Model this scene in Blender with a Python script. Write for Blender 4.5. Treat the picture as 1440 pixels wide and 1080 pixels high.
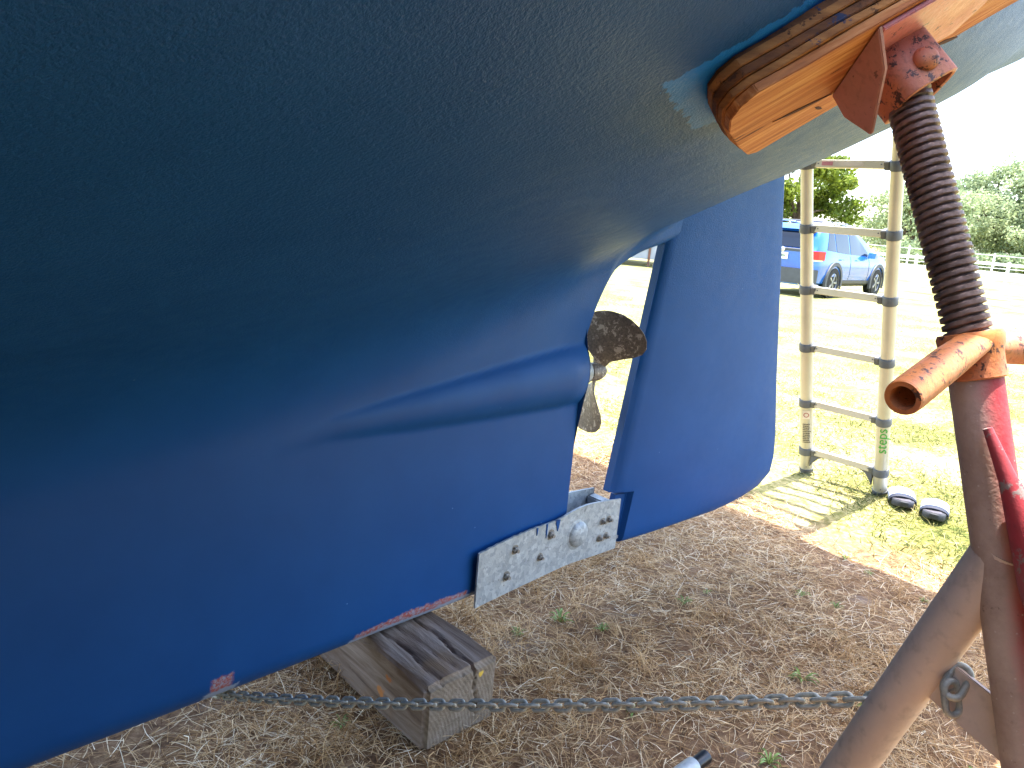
import bpy, bmesh, math, random
import numpy as np
from mathutils import Vector, Matrix
random.seed(7); np.random.seed(7)
R = math.radians
scn = bpy.context.scene
for o in list(bpy.data.objects): bpy.data.objects.remove(o)

# ------------------------------------------------------------------ camera, sky, sun, exposure
PITCH, ROLL, CAM_H = R(12.8), R(5.0), 1.5
cd = bpy.data.cameras.new('camera'); cam = bpy.data.objects.new('camera', cd)
scn.collection.objects.link(cam); scn.camera = cam
cd.sensor_width = 36; cd.lens = 1060 / 1440 * 36; cd.clip_start = .05; cd.clip_end = 3000
_f = Vector((0, math.cos(PITCH), -math.sin(PITCH))); _r0 = Vector((1, 0, 0)); _u0 = _r0.cross(_f)
_r = math.cos(ROLL) * _r0 + math.sin(ROLL) * _u0; _u = -math.sin(ROLL) * _r0 + math.cos(ROLL) * _u0
cam.matrix_world = Matrix(((_r.x, _u.x, -_f.x, 0), (_r.y, _u.y, -_f.y, 0), (_r.z, _u.z, -_f.z, CAM_H), (0, 0, 0, 1)))

SUN_EL, SUN_AZ = R(86.8), R(48)          # azimuth measured from +Y towards +X
w = bpy.data.worlds.new('World'); scn.world = w; w.use_nodes = True
nt = w.node_tree; bg = nt.nodes['Background']
sky = nt.nodes.new('ShaderNodeTexSky'); sky.sky_type = 'NISHITA'; sky.sun_disc = False
sky.sun_elevation = SUN_EL; sky.sun_rotation = SUN_AZ; sky.dust_density = 2.2; sky.air_density = 1.0
nt.links.new(sky.outputs[0], bg.inputs[0]); bg.inputs[1].default_value = .15
sl = bpy.data.lights.new('sun', 'SUN'); sl.energy = 3.0; sl.angle = R(.53); sl.color = (1, .95, .87)
sun = bpy.data.objects.new('sun', sl); scn.collection.objects.link(sun)
sdir = Vector((math.sin(SUN_AZ) * math.cos(SUN_EL), math.cos(SUN_AZ) * math.cos(SUN_EL), math.sin(SUN_EL)))
sun.rotation_euler = sdir.to_track_quat('Z', 'Y').to_euler()
vs = scn.view_settings; vs.view_transform = 'Standard'; vs.look = 'None'; vs.gamma = 1; vs.exposure = 2.95
vs.use_curve_mapping = False
scn.render.engine = 'CYCLES'
scn.cycles.max_bounces = 8; scn.cycles.diffuse_bounces = 5

# ------------------------------------------------------------------ helpers
COL = scn.collection
def lin(h):
    h = h.lstrip('#'); c = [int(h[i:i + 2], 16) / 255 for i in (0, 2, 4)]
    return tuple(x / 12.92 if x <= .04045 else ((x + .055) / 1.055) ** 2.4 for x in c) + (1,)
class NT:
    def __init__(s, name):
        s.m = bpy.data.materials.new(name); s.m.use_nodes = True; s.t = s.m.node_tree
        s.b = s.t.nodes['Principled BSDF']; s.tc = None
    def n(s, typ, **kw):
        x = s.t.nodes.new(typ)
        for k, v in kw.items(): setattr(x, k, v)
        return x
    def l(s, a, b): s.t.links.new(a, b)
    def setin(s, sock, v):
        if hasattr(v, 'is_linked') or isinstance(v, bpy.types.NodeSocket): s.l(v, sock)
        else: sock.default_value = v
    def obj(s):
        if s.tc is None: s.tc = s.n('ShaderNodeTexCoord')
        return s.tc.outputs['Object']
    def mapv(s, scale=(1, 1, 1), loc=(0, 0, 0), rot=(0, 0, 0), src=None):
        m = s.n('ShaderNodeMapping'); s.l(src or s.obj(), m.inputs[0])
        m.inputs[1].default_value = loc; m.inputs[2].default_value = rot; m.inputs[3].default_value = scale
        return m.outputs[0]
    def noise(s, scale, vec=None, detail=4, rough=.55, dist=0):
        x = s.n('ShaderNodeTexNoise'); s.l(vec or s.obj(), x.inputs['Vector'])
        x.inputs['Scale'].default_value = scale; x.inputs['Detail'].default_value = detail
        x.inputs['Roughness'].default_value = rough; x.inputs['Distortion'].default_value = dist
        return x.outputs[0]
    def voro(s, scale, vec=None):
        x = s.n('ShaderNodeTexVoronoi'); s.l(vec or s.obj(), x.inputs['Vector']); x.inputs['Scale'].default_value = scale
        return x.outputs['Distance'], x.outputs['Color']
    def ramp(s, fac, stops):
        x = s.n('ShaderNodeValToRGB'); s.l(fac, x.inputs[0]); e = x.color_ramp.elements
        while len(e) < len(stops): e.new(.5)
        for i, (p, c) in enumerate(stops):
            e[i].position = p; e[i].color = c if isinstance(c, tuple) else (c, c, c, 1)
        return x.outputs[0]
    def mix(s, fac, a, b, mode='MIX'):
        x = s.n('ShaderNodeMix', data_type='RGBA', blend_type=mode); x.clamp_factor = True
        s.setin(x.inputs[0], fac); s.setin(x.inputs[6], a); s.setin(x.inputs[7], b)
        return x.outputs[2]
    def math(s, op, a, b=0, c=None):
        x = s.n('ShaderNodeMath', operation=op); s.setin(x.inputs[0], a); s.setin(x.inputs[1], b)
        if c is not None: s.setin(x.inputs[2], c)
        return x.outputs[0]
    def sstep(s, v, lo, hi):
        x = s.n('ShaderNodeMapRange', interpolation_type='SMOOTHSTEP'); s.setin(x.inputs[0], v)
        x.inputs[1].default_value = lo; x.inputs[2].default_value = hi; x.inputs[3].default_value = 0; x.inputs[4].default_value = 1
        return x.outputs[0]
    def bump(s, h, strength=.3, dist=.01, prev=None):
        x = s.n('ShaderNodeBump'); s.l(h, x.inputs['Height']); x.inputs['Strength'].default_value = strength
        x.inputs['Distance'].default_value = dist
        if prev: s.l(prev, x.inputs['Normal'])
        return x.outputs[0]
    def out(s, col=None, rough=None, metal=None, normal=None, spec=None):
        if col is not None: s.setin(s.b.inputs['Base Color'], col)
        if rough is not None: s.setin(s.b.inputs['Roughness'], rough)
        if metal is not None: s.setin(s.b.inputs['Metallic'], metal)
        if spec is not None: s.setin(s.b.inputs['Specular IOR Level'], spec)
        if normal is not None: s.l(normal, s.b.inputs['Normal'])
        return s.m
def plain(name, col, rough=.5, metal=0, bump=0, bscale=200, var=.12, vscale=8):
    k = NT(name); c = lin(col) if isinstance(col, str) else col
    nz = k.noise(vscale)
    d = tuple(x * (1 - var * 2) for x in c[:3]) + (1,); b = tuple(min(1, x * (1 + var)) for x in c[:3]) + (1,)
    cc = k.ramp(nz, [(.3, d), (.7, b)])
    nm = k.bump(k.noise(bscale), bump, .004) if bump else None
    return k.out(cc, rough, metal, nm)

class MB:
    """collects geometry; build() links ONE mesh object"""
    def __init__(s): s.v = []; s.f = []
    def add(s, vs, fs):
        o = len(s.v); s.v += [tuple(p) for p in vs]; s.f += [tuple(i + o for i in f) for f in fs]; return s
    def box(s, c, size, mtx=None):
        hx, hy, hz = [x / 2 for x in size]; c = Vector(c)
        vs = [Vector((x, y, z)) for x in (-hx, hx) for y in (-hy, hy) for z in (-hz, hz)]
        vs = [(mtx @ p if mtx else p) + c for p in vs]
        return s.add(vs, [(0, 1, 3, 2), (4, 6, 7, 5), (0, 4, 5, 1), (2, 3, 7, 6), (0, 2, 6, 4), (1, 5, 7, 3)])
    def rings(s, rings, cap0=True, cap1=True, closed=True):
        n = len(rings[0]); vs = [p for r in rings for p in r]; fs = []
        for i in range(len(rings) - 1):
            for j in range(n if closed else n - 1):
                k = (j + 1) % n
                fs.append((i * n + j, i * n + k, (i + 1) * n + k, (i + 1) * n + j))
        if cap0: fs.append(tuple(range(n))[::-1])
        if cap1: fs.append(tuple(range((len(rings) - 1) * n, len(rings) * n)))
        return s.add(vs, fs)
    def tube(s, path, rad, seg=20, cap=True, flat=None):
        """flat(i)-> (sx,sy) scale of the ring in its frame"""
        path = [Vector(p) for p in path]; n = len(path)
        if not hasattr(rad, '__len__'): rad = [rad] * n
        rg = []; ref = None
        for i, p in enumerate(path):
            t = (path[min(i + 1, n - 1)] - path[max(i - 1, 0)]).normalized()
            if ref is None:
                ref = t.cross(Vector((0, 0, 1)));
                if ref.length < .1: ref = t.cross(Vector((1, 0, 0)))
                ref.normalize()
            a = (ref - t * ref.dot(t)).normalized(); b = t.cross(a); ref = a
            sx, sy = flat(i) if flat else (1, 1)
            rg.append([p + a * math.cos(q) * rad[i] * sx + b * math.sin(q) * rad[i] * sy for q in [2 * math.pi * k / seg for k in range(seg)]])
        return s.rings(rg, cap, cap)
    def lathe(s, prof, origin=(0, 0, 0), axis=(0, 0, 1), seg=24, cap0=True, cap1=True):
        o = Vector(origin); t = Vector(axis).normalized()
        a = t.cross(Vector((0, 0, 1)))
        if a.length < .1: a = t.cross(Vector((1, 0, 0)))
        a.normalize(); b = t.cross(a)
        rg = [[o + t * h + (a * math.cos(q) + b * math.sin(q)) * r for q in [2 * math.pi * k / seg for k in range(seg)]] for r, h in prof]
        return s.rings(rg, cap0, cap1)
    def prism(s, poly, a, b, origin=(0, 0, 0), ux=(1, 0, 0), uy=(0, 1, 0)):
        """polygon in plane (ux,uy), extruded from a to b along ux x uy"""
        o = Vector(origin); ux = Vector(ux); uy = Vector(uy); un = ux.cross(uy)
        return s.rings([[o + ux * p[0] + uy * p[1] + un * h for p in poly] for h in (a, b)])
    def build(s, name, mat, parent=None, smooth=35, bevel=0, bseg=2, origin=None, sharp=30):
        me = bpy.data.meshes.new(name)
        org = Vector(origin) if origin is not None else Vector((0, 0, 0))
        me.from_pydata([tuple(Vector(p) - org) for p in s.v], [], s.f)
        bm = bmesh.new(); bm.from_mesh(me)
        bmesh.ops.recalc_face_normals(bm, faces=bm.faces)
        if bevel:
            es = [e for e in bm.edges if len(e.link_faces) == 2 and e.calc_face_angle(0) > R(sharp)]
            bmesh.ops.bevel(bm, geom=es, offset=bevel, segments=bseg, affect='EDGES', clamp_overlap=True)
        bm.to_mesh(me); bm.free()
        if smooth:
            me.shade_smooth(); me.set_sharp_from_angle(angle=R(smooth))
        if mat: me.materials.append(mat)
        o = bpy.data.objects.new(name, me); COL.objects.link(o)
        if parent: o.parent = parent
        if origin is not None: o.location = org
        return o
def tag(o, label=None, cat=None, group=None, kind=None):
    if label: o['label'] = label
    if cat: o['category'] = cat
    if group: o['group'] = group
    if kind: o['kind'] = kind
    return o
def empty(name, loc=(0, 0, 0), rz=0, label=None, cat=None, group=None):
    o = bpy.data.objects.new(name, None); o.empty_display_size = .1; COL.objects.link(o)
    o.location = loc; o.rotation_euler = (0, 0, rz); return tag(o, label, cat, group)
def shared(name, me, parent=None, loc=(0, 0, 0), rot=None):
    o = bpy.data.objects.new(name, me); COL.objects.link(o); o.parent = parent; o.location = loc
    if rot is not None: o.rotation_euler = rot
    return o
def np_mesh(name, V, F, mat, attr=None, parent=None, smooth=True):
    me = bpy.data.meshes.new(name); V = np.asarray(V, np.float32); F = np.asarray(F, np.int32)
    me.vertices.add(len(V)); me.vertices.foreach_set('co', V.ravel())
    k = F.shape[1]; me.loops.add(F.size); me.loops.foreach_set('vertex_index', F.ravel())
    me.polygons.add(len(F)); me.polygons.foreach_set('loop_start', np.arange(len(F), dtype=np.int32) * k)
    me.update(calc_edges=True)
    if smooth: me.shade_smooth()
    if attr is not None:
        a = me.attributes.new('rnd', 'FLOAT', 'POINT'); a.data.foreach_set('value', np.asarray(attr, np.float32))
    me.materials.append(mat)
    o = bpy.data.objects.new(name, me); COL.objects.link(o)
    if parent: o.parent = parent
    return o
# smooth value noise on numpy arrays
_perm = np.random.RandomState(3).rand(256, 256)
def vnoise(x, y):
    xi = np.floor(x).astype(int); yi = np.floor(y).astype(int); fx = x - xi; fy = y - yi
    fx = fx * fx * (3 - 2 * fx); fy = fy * fy * (3 - 2 * fy)
    g = lambda a, b: _perm[a & 255, b & 255]
    return (g(xi, yi) * (1 - fx) + g(xi + 1, yi) * fx) * (1 - fy) + (g(xi, yi + 1) * (1 - fx) + g(xi + 1, yi + 1) * fx) * fy

# boat frame: s runs aft along the keel, t towards port, z up
BO = Vector((-.965, 1.532, 0)); BANG = R(44.7166)
Bd = Vector((math.cos(BANG), math.sin(BANG), 0)); Bn = Vector((Bd.y, -Bd.x, 0))
def BW(s, t, z): return BO + Bd * s + Bn * t + Vector((0, 0, z))
def to_st(x, y):
    qx = x - BO.x; qy = y - BO.y
    return qx * Bd.x + qy * Bd.y, qx * Bn.x + qy * Bn.y
# --- hull definition in boat coords (s aft, t to port/camera, z up)
def lerp(a,b,x): return a+(b-a)*x
def interp(tab,x):
    # smooth (monotone cubic-ish catmull) table interpolation
    n=len(tab)
    if x<=tab[0][0]: return tab[0][1]
    if x>=tab[-1][0]: return tab[-1][1]
    for i in range(n-1):
        if tab[i][0]<=x<=tab[i+1][0]:
            x0,y0=tab[i];x1,y1=tab[i+1]
            h=x1-x0
            m0=(y1-tab[i-1][1])/(x1-tab[i-1][0]) if i>0 else (y1-y0)/h
            m1=(tab[i+2][1]-y0)/(tab[i+2][0]-x0) if i<n-2 else (y1-y0)/h
            u=(x-x0)/h
            return (2*u**3-3*u*u+1)*y0+(u**3-2*u*u+u)*h*m0+(-2*u**3+3*u*u)*y1+(u**3-u*u)*h*m1
ZB=[(-9.3,2.3),(-8,1.5),(-6.5,1.12),(-5,1.0),(-3,.98),(-1,.98),(0,1.02),(1,1.18),(1.7,1.36),(2.24,1.545),(2.96,1.80),(3.4,1.95)]   # canoe body centreline
SECM=[(0,0),(.3,.13),(.6,.275),(.95,.445),(1.25,.635),(1.40,.87),(1.45,1.17),(1.46,1.75)]
SECS=[(0,0),(.2,.10),(.42,.19),(.62,.262),(.82,.36),(.99,.51),(1.1,.66),(1.16,.85)]
SECF=[(0,0),(.3,.13),(.6,.275),(.95,.44),(1.42,.63),(1.82,.90),(2.02,1.35),(2.10,2.15)]
SECM2=SECM[:-1]+[(1.515,2.0)]
SECS2=SECS[:-2]+[(1.14,.68),(1.42,1.1)]
def sec(s):
    w=interp([(-9.5,0),(-2,0),(0,0),(1,.18),(2,.52),(2.8,.82),(3.4,1)],s); w=min(1,max(0,w))
    v=min(1,max(0,(.35-s)/2.1)); v=v*v*(3-2*v); bow=min(1,max(.02,(s+9.4)/5.5))**.55
    M=[(lerp(a[0],b[0],v),lerp(a[1],b[1],v)) for a,b in zip(SECM2,SECF)]
    return [(lerp(a[0],b[0],w)*(bow if a[0]>0 else 1),lerp(a[1],b[1],w)) for a,b in zip(M,SECS2)]
FINT=[(-9.5,.05),(-5,.12),(0,.11),(1.0,.078),(1.5,.047),(1.69,.036),(1.8,.040),(2.24,.045)]
AFT=1.685
def zprof(s):   # lower profile
    if s<-5.5: return interp([(-9.3,2.28),(-8.2,1.3),(-7,.62),(-5.5,.2)],s)
    if s<AFT: return .2
    return interp([(1.685,1.085),(1.72,1.18),(1.79,1.296),(1.92,1.375),(2.11,1.432),(2.19,1.46),(2.24,1.545),(2.3,1.566)],s) if s<2.3 else interp(ZB,s)
def boss(s,z):
    """extra half-breadth of the propeller shaft bossing"""
    if s<.56: return 0
    u=min(1,(s-.56)/1.0); r=.022+.086*u**.8; h=.060*u**.8
    if s>1.60: h*=max(.5,1-5*(s-1.60))
    c=lerp(.905,.952,u)
    q=1-((z-c)/r)**2
    return h*q**.8 if q>0 else 0
def smax(a,b,k):
    if b<=0: return a
    h=max(k-abs(a-b),0)/k
    return max(a,b)+h*h*k*.25
NK=96;NF=16;NH=40
def fin_t(s,z,z0):
    tf=interp(FINT,s)
    rr=tf*.9   # round the lower edge
    e=(z-z0)/rr
    if e<1: tf*=math.sqrt(max(0,1-(1-e)**2))
    b=boss(s,z)
    # fade the bossing into the fin
    return tf+b
def section(s,z0=None):
    if z0 is None: z0=zprof(s)
    zb=max(interp(ZB,s),z0+.02); S=sec(s); tf=interp(FINT,s)
    hb=lambda t: zb+interp(S,t)
    pts=[]
    fade=min(1,max(0,(2.24-s)/.35))
    rf=lerp(.02,interp([(0,.42),(1.0,.34),(1.7,.20),(2.24,.06)],s),1 if s<1.7 else fade)
    ztop=zb+interp(S,tf)           # corner
    zA=max(ztop-rf*.55,z0+.004)
    if s>=2.24: zA=None
    tC=tf+rf
    if zA is not None and ztop-z0>.02:
        r0=tf*.9
        for i in range(NK):
            x=i/NK
            # denser near the bottom round
            z=z0+(zA-z0)*(x**1.02)
            pts.append((fin_t(s,z,z0),z))
        A=(fin_t(s,zA,z0),zA); B=(tf,ztop+.0); Cc=(tC,hb(tC))
        for i in range(NF):
            u=i/NF
            pts.append(((1-u)**2*A[0]+2*u*(1-u)*B[0]+u*u*Cc[0],(1-u)**2*A[1]+2*u*(1-u)*B[1]+u*u*Cc[1]))
    else:
        tC=.06
        for i in range(NK+NF):
            u=(i/(NK+NF))**1.0; t=tC*u
            zz=hb(t); 
            pts.append((t,zz+ .012*(u-1)**2*0))
    tm=S[-1][0]
    for i in range(NH+1):
        u=i/NH; 
        # param along the control polyline index for even spacing
        t=tC+(tm-tC)*(1-(1-u)**1.6)
        pts.append((t,hb(t)))
    return pts
def stations():
    L=[]
    s=-9.3
    while s<-1: L.append((s,zprof(s))); s+=.25
    while s<.5: L.append((s,.2)); s+=.1
    while s<1.66: L.append((s,.2)); s+=.03
    zz=[.2,.2,.21,.4,.65,.86,.9,.95,1.0,1.03,1.06,1.085]
    for i,z in enumerate(zz): L.append((1.668+.0012*i,z))
    s=1.685
    while s<1.76: L.append((s,zprof(s))); s+=.012
    while s<2.26: L.append((s,zprof(s))); s+=.025
    while s<3.4: L.append((s,zprof(s))); s+=.06
    L.append((3.4,zprof(3.4)))
    return L

# ------------------------------------------------------------------ ground
def ground_h(x, y):
    near = np.exp(-((np.hypot(x - .8, y - 2.8)) / 6) ** 4)
    return near * ((vnoise(x * 1.1, y * 1.1) - .5) * .035 + (vnoise(x * 4 + 9, y * 4) - .5) * .018 + (vnoise(x * 13, y * 13) - .5) * .008) - .012
def axis(lo, hi, step, far_lo, far_hi):
    a = list(np.arange(lo, hi, step)); k = step; v = lo; L = []
    while v > far_lo: k *= 1.28; v -= k; L.append(v)
    k = step; v = a[-1]; U = []
    while v < far_hi: k *= 1.28; v += k; U.append(v)
    return np.array(L[::-1] + a + U)
gx = axis(-2.2, 3.8, .035, -900, 900); gy = axis(.4, 6.2, .035, -900, 1500)
GX, GY = np.meshgrid(gx, gy, indexing='ij'); GZ = ground_h(GX, GY)
i, j = np.meshgrid(np.arange(len(gx) - 1), np.arange(len(gy) - 1), indexing='ij'); ny = len(gy)
GF = np.stack([i * ny + j, (i + 1) * ny + j, (i + 1) * ny + j + 1, i * ny + j + 1], -1).reshape(-1, 4)
k = NT('ground_soil')
pos = k.obj()
sx = k.n('ShaderNodeSeparateXYZ'); k.l(k.mapv(rot=(0, 0, 0), loc=(0, 0, 0)), sx.inputs[0])
# s coordinate along the keel (dead, trampled grass where the boat has stood), from world x / y
s_co = k.math('ADD', k.math('MULTIPLY', sx.outputs[0], Bd.x), k.math('MULTIPLY_ADD', sx.outputs[1], Bd.y, -(BO.x * Bd.x + BO.y * Bd.y)))
t_co = k.math('ADD', k.math('MULTIPLY', sx.outputs[0], Bn.x), k.math('MULTIPLY_ADD', sx.outputs[1], Bn.y, -(BO.x * Bn.x + BO.y * Bn.y)))
n1 = k.noise(1.6, detail=5); n2 = k.noise(30, detail=5, rough=.7); n3 = k.noise(140, detail=3)
wob = k.math('MULTIPLY_ADD', n1, .9, -.45)
dead = k.math('MULTIPLY', k.sstep(k.math('ADD', s_co, wob), 3.9, 3.3), k.sstep(k.math('ADD', t_co, wob), -2.6, -1.9))
dead = k.math('MULTIPLY', dead, k.sstep(k.math('ADD', t_co, wob), 3.2, 2.4))
soil = k.ramp(n2, [(.28, lin('#4a3628')), (.5, lin('#7e6046')), (.68, lin('#a08260')), (.85, lin('#c0a682'))])
soil = k.mix(k.sstep(k.noise(3.2, detail=3), .55, .75), soil, lin('#87776a'))
grass = k.ramp(k.math('MULTIPLY_ADD', n2, .5, k.math('MULTIPLY', k.noise(.9, detail=6, rough=.65), .5)), [(.36, lin('#3f4a1e')), (.46, lin('#6c6a36')), (.55, lin('#988d5e')), (.68, lin('#b8ac86'))])
far = k.noise(.06, detail=5)
grass = k.mix(k.sstep(far, .45, .65), grass, lin('#84844e'))
g_col = k.mix(dead, grass, soil)
k.out(g_col, .95, 0, k.bump(n3, .5, .006, k.bump(n2, .6, .012)), .15)
ground = np_mesh('ground', np.stack([GX, GY, GZ], -1).reshape(-1, 3), GF, k.m)
tag(ground, kind='structure')

def blades(name, xs, ys, length, width, tilt, curl, label, cat, mat, seg=3, zoff=0.0, rnd=None):
    n = len(xs); rs = np.random.RandomState(len(name) * 13 + n)
    az = rs.rand(n) * 2 * np.pi; L = length * (.45 + rs.rand(n) * 1.1); el = tilt(rs, n)
    base = np.stack([xs, ys, ground_h(xs, ys) + zoff], -1)
    dirh = np.stack([np.cos(az), np.sin(az), np.zeros(n)], -1); side = np.stack([-np.sin(az), np.cos(az), np.zeros(n)], -1)
    tw = rs.randn(n) * .5
    c = curl * rs.randn(n)
    V = np.zeros((n, (seg + 1) * 2, 3)); p = base.copy(); e = el.copy(); a2 = az.copy()
    W_ = width * (.6 + rs.rand(n) * .8)
    for q in range(seg + 1):
        wd = W_ * (1 - .75 * (q / seg) ** 1.5) * .5
        sd = side * np.cos(tw)[:, None]; sd[:, 2] += np.sin(tw)
        V[:, q * 2] = p - sd * wd[:, None]; V[:, q * 2 + 1] = p + sd * wd[:, None]
        a2 = a2 + c * .9; e = e - np.abs(curl) * (.25 + .5 * rs.rand(n))
        dv = np.stack([np.cos(a2) * np.cos(e), np.sin(a2) * np.cos(e), np.sin(e)], -1)
        p = p + dv * (L / seg)[:, None]
        p[:, 2] = np.maximum(p[:, 2], ground_h(p[:, 0], p[:, 1]) + .002 + .004 * rs.rand(n))
    F = np.array([[2 * q, 2 * q + 1, 2 * q + 3, 2 * q + 2] for q in range(seg)])
    FF = (np.arange(n)[:, None, None] * ((seg + 1) * 2) + F[None]).reshape(-1, 4)
    r = rs.rand(n) if rnd is None else rnd
    o = np_mesh(name, V.reshape(-1, 3), FF, mat, np.repeat(r, (seg + 1) * 2))
    tag(o, label, cat, kind='stuff'); return o
def blade_mat(name, stops, trans=.25):
    k = NT(name); a = k.n('ShaderNodeAttribute', attribute_name='rnd')
    c = k.ramp(a.outputs['Fac'], stops)
    k.out(c, .75, 0, None, .25)
    k.b.inputs['Subsurface Weight'].default_value = 0
    tr = k.n('ShaderNodeBsdfTranslucent'); k.l(c, tr.inputs[0]); mx = k.n('ShaderNodeMixShader'); mx.inputs[0].default_value = trans
    k.l(k.b.outputs[0], mx.inputs[1]); k.l(tr.outputs[0], mx.inputs[2]); k.l(mx.outputs[0], k.t.nodes['Material Output'].inputs[0])
    return k.m
straw_m = blade_mat('straw', [(0, lin('#5f442f')), (.22, lin('#a27b50')), (.5, lin('#d0ab79')), (.78, lin('#e8cc9f')), (1, lin('#f7e9cc'))], .15)
rs = np.random.RandomState(11)
def scatter(n, x0, x1, y0, y1, keep):
    x = x0 + rs.rand(n) * (x1 - x0); y = y0 + rs.rand(n) * (y1 - y0); m = keep(x, y); return x[m], y[m]
def dead_w(x, y):
    s, t = to_st(x, y); wb = (vnoise(x * 1.7, y * 1.7) - .5) * .9
    return np.clip((3.75 - s - wb) / .35, 0, 1) * np.clip((t + wb + 2.5) / .5, 0, 1)
dens = lambda x, y: .35 + .65 * np.clip((vnoise(x * 3.1 + 5, y * 3.1) - .25) * 2, 0, 1)
xs, ys = scatter(190000, -1.7, 3.4, .9, 5.2, lambda x, y: rs.rand(len(x)) < dead_w(x, y) * dens(x, y))
blades('dry_grass', xs, ys, .085, .0022, lambda r, n: r.rand(n) ** 2.2 * .9 - .1, .35, 'matted dry brown grass lying under the hull', 'dry grass', straw_m, zoff=.004)
# upright tufts of dead grass
tx, ty = scatter(700, -1.5, 3.2, 1.0, 4.8, lambda x, y: rs.rand(len(x)) < dead_w(x, y) * np.clip((vnoise(x * 1.6 + 2, y * 1.6 + 7) - .35) * 3, 0, 1))
nt_ = len(tx); cx = np.repeat(tx, 42) + rs.randn(nt_ * 42) * .03; cy = np.repeat(ty, 42) + rs.randn(nt_ * 42) * .03
blades('dry_tuft', cx, cy, .10, .0022, lambda r, n: .3 + r.rand(n) * 1.1, .45, 'springy upright tufts of dead reddish grass', 'dry grass', straw_m, zoff=0.0, rnd=np.clip(np.repeat(rs.rand(nt_) * .5, 42) + rs.rand(nt_ * 42) * .35, 0, 1))
green_m = blade_mat('lawn', [(0, lin('#27340f')), (.35, lin('#39471a')), (.65, lin('#525c26')), (.82, lin('#77723e')), (1, lin('#b0a47c'))], .35)
def lawn_keep(x, y):
    s, t = to_st(x, y); dist = np.hypot(x, y)
    pat = np.clip((vnoise(x * 1.3, y * 1.3) - .35) * 3.2, .04, 1) * (.5 + .5 * vnoise(x * 6, y * 6))
    return rs.rand(len(x)) < (1 - dead_w(x, y)) * pat * np.clip(13 / np.maximum(dist, 1) ** 1.6, 0, 1)
xs, ys = scatter(700000, -2.5, 11, 2.8, 17, lawn_keep)
blades('lawn_grass', xs, ys, .055, .0042, lambda r, n: .25 + r.rand(n) * .9, .4, 'short sunlit yellow green lawn grass', 'grass', green_m, seg=2)

# small green weeds in the straw
weed_m = plain('weed_leaf', '#87a04c', .5, var=.25, vscale=40)
def weed(x, y, sc, label):
    z = float(ground_h(np.array([x]), np.array([y]))[0])
    e = empty('weed', (x, y, z), random.random() * 6, label, 'weed', 'green weeds sprouting in the dry grass')
    for q in range(random.randint(9, 13)):
        a = q * 2.4 + random.random(); h = sc * (.35 + .5 * random.random()); l = sc * (.7 + .5 * random.random())
        m = MB(); c0 = Vector((math.cos(a), math.sin(a), 0)); sd = Vector((-math.sin(a), math.cos(a), 0)); L = []
        for u, wd in ((0, .02), (.25, .055), (.5, .085), (.75, .065), (1, .006)):
            p = c0 * l * u + Vector((0, 0, h * math.sin(u * 2.3)))
            L.append([p - sd * wd * sc, p + Vector((0, 0, -.05 * sc)), p + sd * wd * sc])
        m.rings(L, False, False, closed=False)
        m.build('leaf', weed_m, e, 60)

# ------------------------------------------------------------------ sailboat
boat = empty('sailboat', BO, BANG, 'dark blue antifouled sailboat hull with long keel propped on timber', 'sailboat')
def L3(s, t, z): return (s, -t, z)
PN = Vector((-.169, -.659, .733)).normalized(); PU = Vector((.717, .428, .550)).normalized(); PV = Vector((.676, -.619, -.400)).normalized()
PC = Vector((.75, 1.30, 1.828))            # centre of the stand pad on the hull, in (s, t, z)

k = NT('blue_antifouling'); P = k.obj()
xyz = k.n('ShaderNodeSeparateXYZ'); k.l(P, xyz.inputs[0]); sX, sY, sZ = xyz.outputs
n_b = k.noise(5, detail=5); n_f = k.noise(26, detail=4); n_e = k.noise(60, detail=4, rough=.7)
blue = k.ramp(n_b, [(.3, (.005, .055, .195, 1)), (.7, (.007, .064, .22, 1))])
blue = k.mix(k.math('MULTIPLY', k.sstep(k.noise(2.2, vec=k.mapv((1, 1, .25)), detail=5), .5, .75), .25), blue, (.010, .073, .225, 1))
# tiny pale specks
vd, vc = k.voro(9); blue = k.mix(k.math('MULTIPLY', k.sstep(vd, .022, .012), .6), blue, lin('#8fa8c8'))
# old bright blue paint left round the stand pad
vm = k.n('ShaderNodeVectorMath', operation='SUBTRACT'); k.l(P, vm.inputs[0]); vm.inputs[1].default_value = L3(*PC)
def dotn(v):
    x = k.n('ShaderNodeVectorMath', operation='DOT_PRODUCT'); k.l(vm.outputs[0], x.inputs[0]); x.inputs[1].default_value = (v.x, -v.y, v.z); return x.outputs['Value']
pu = dotn(PU); pv = dotn(PV); ph = dotn(PN)
jag = k.math('MULTIPLY_ADD', n_e, .055, -.027)
m_u = k.sstep(k.math('ADD', k.math('SUBTRACT', pu, k.math('MULTIPLY', pv, .5)), jag), -.346, -.341)
m_v = k.sstep(k.math('ADD', pv, k.math('MULTIPLY', jag, .5)), -.122, -.119); m_v2 = k.sstep(k.math('ADD', pv, jag), .075, .07)
patch = k.math('MULTIPLY', k.math('MULTIPLY', m_u, m_v), k.math('MULTIPLY', m_v2, k.sstep(k.math('ABSOLUTE', ph), .2, .15)))
patch = k.math('MULTIPLY', patch, k.sstep(sY, -.6, -.65))
blue = k.mix(patch, blue, (.008, .15, .52, 1))
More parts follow.
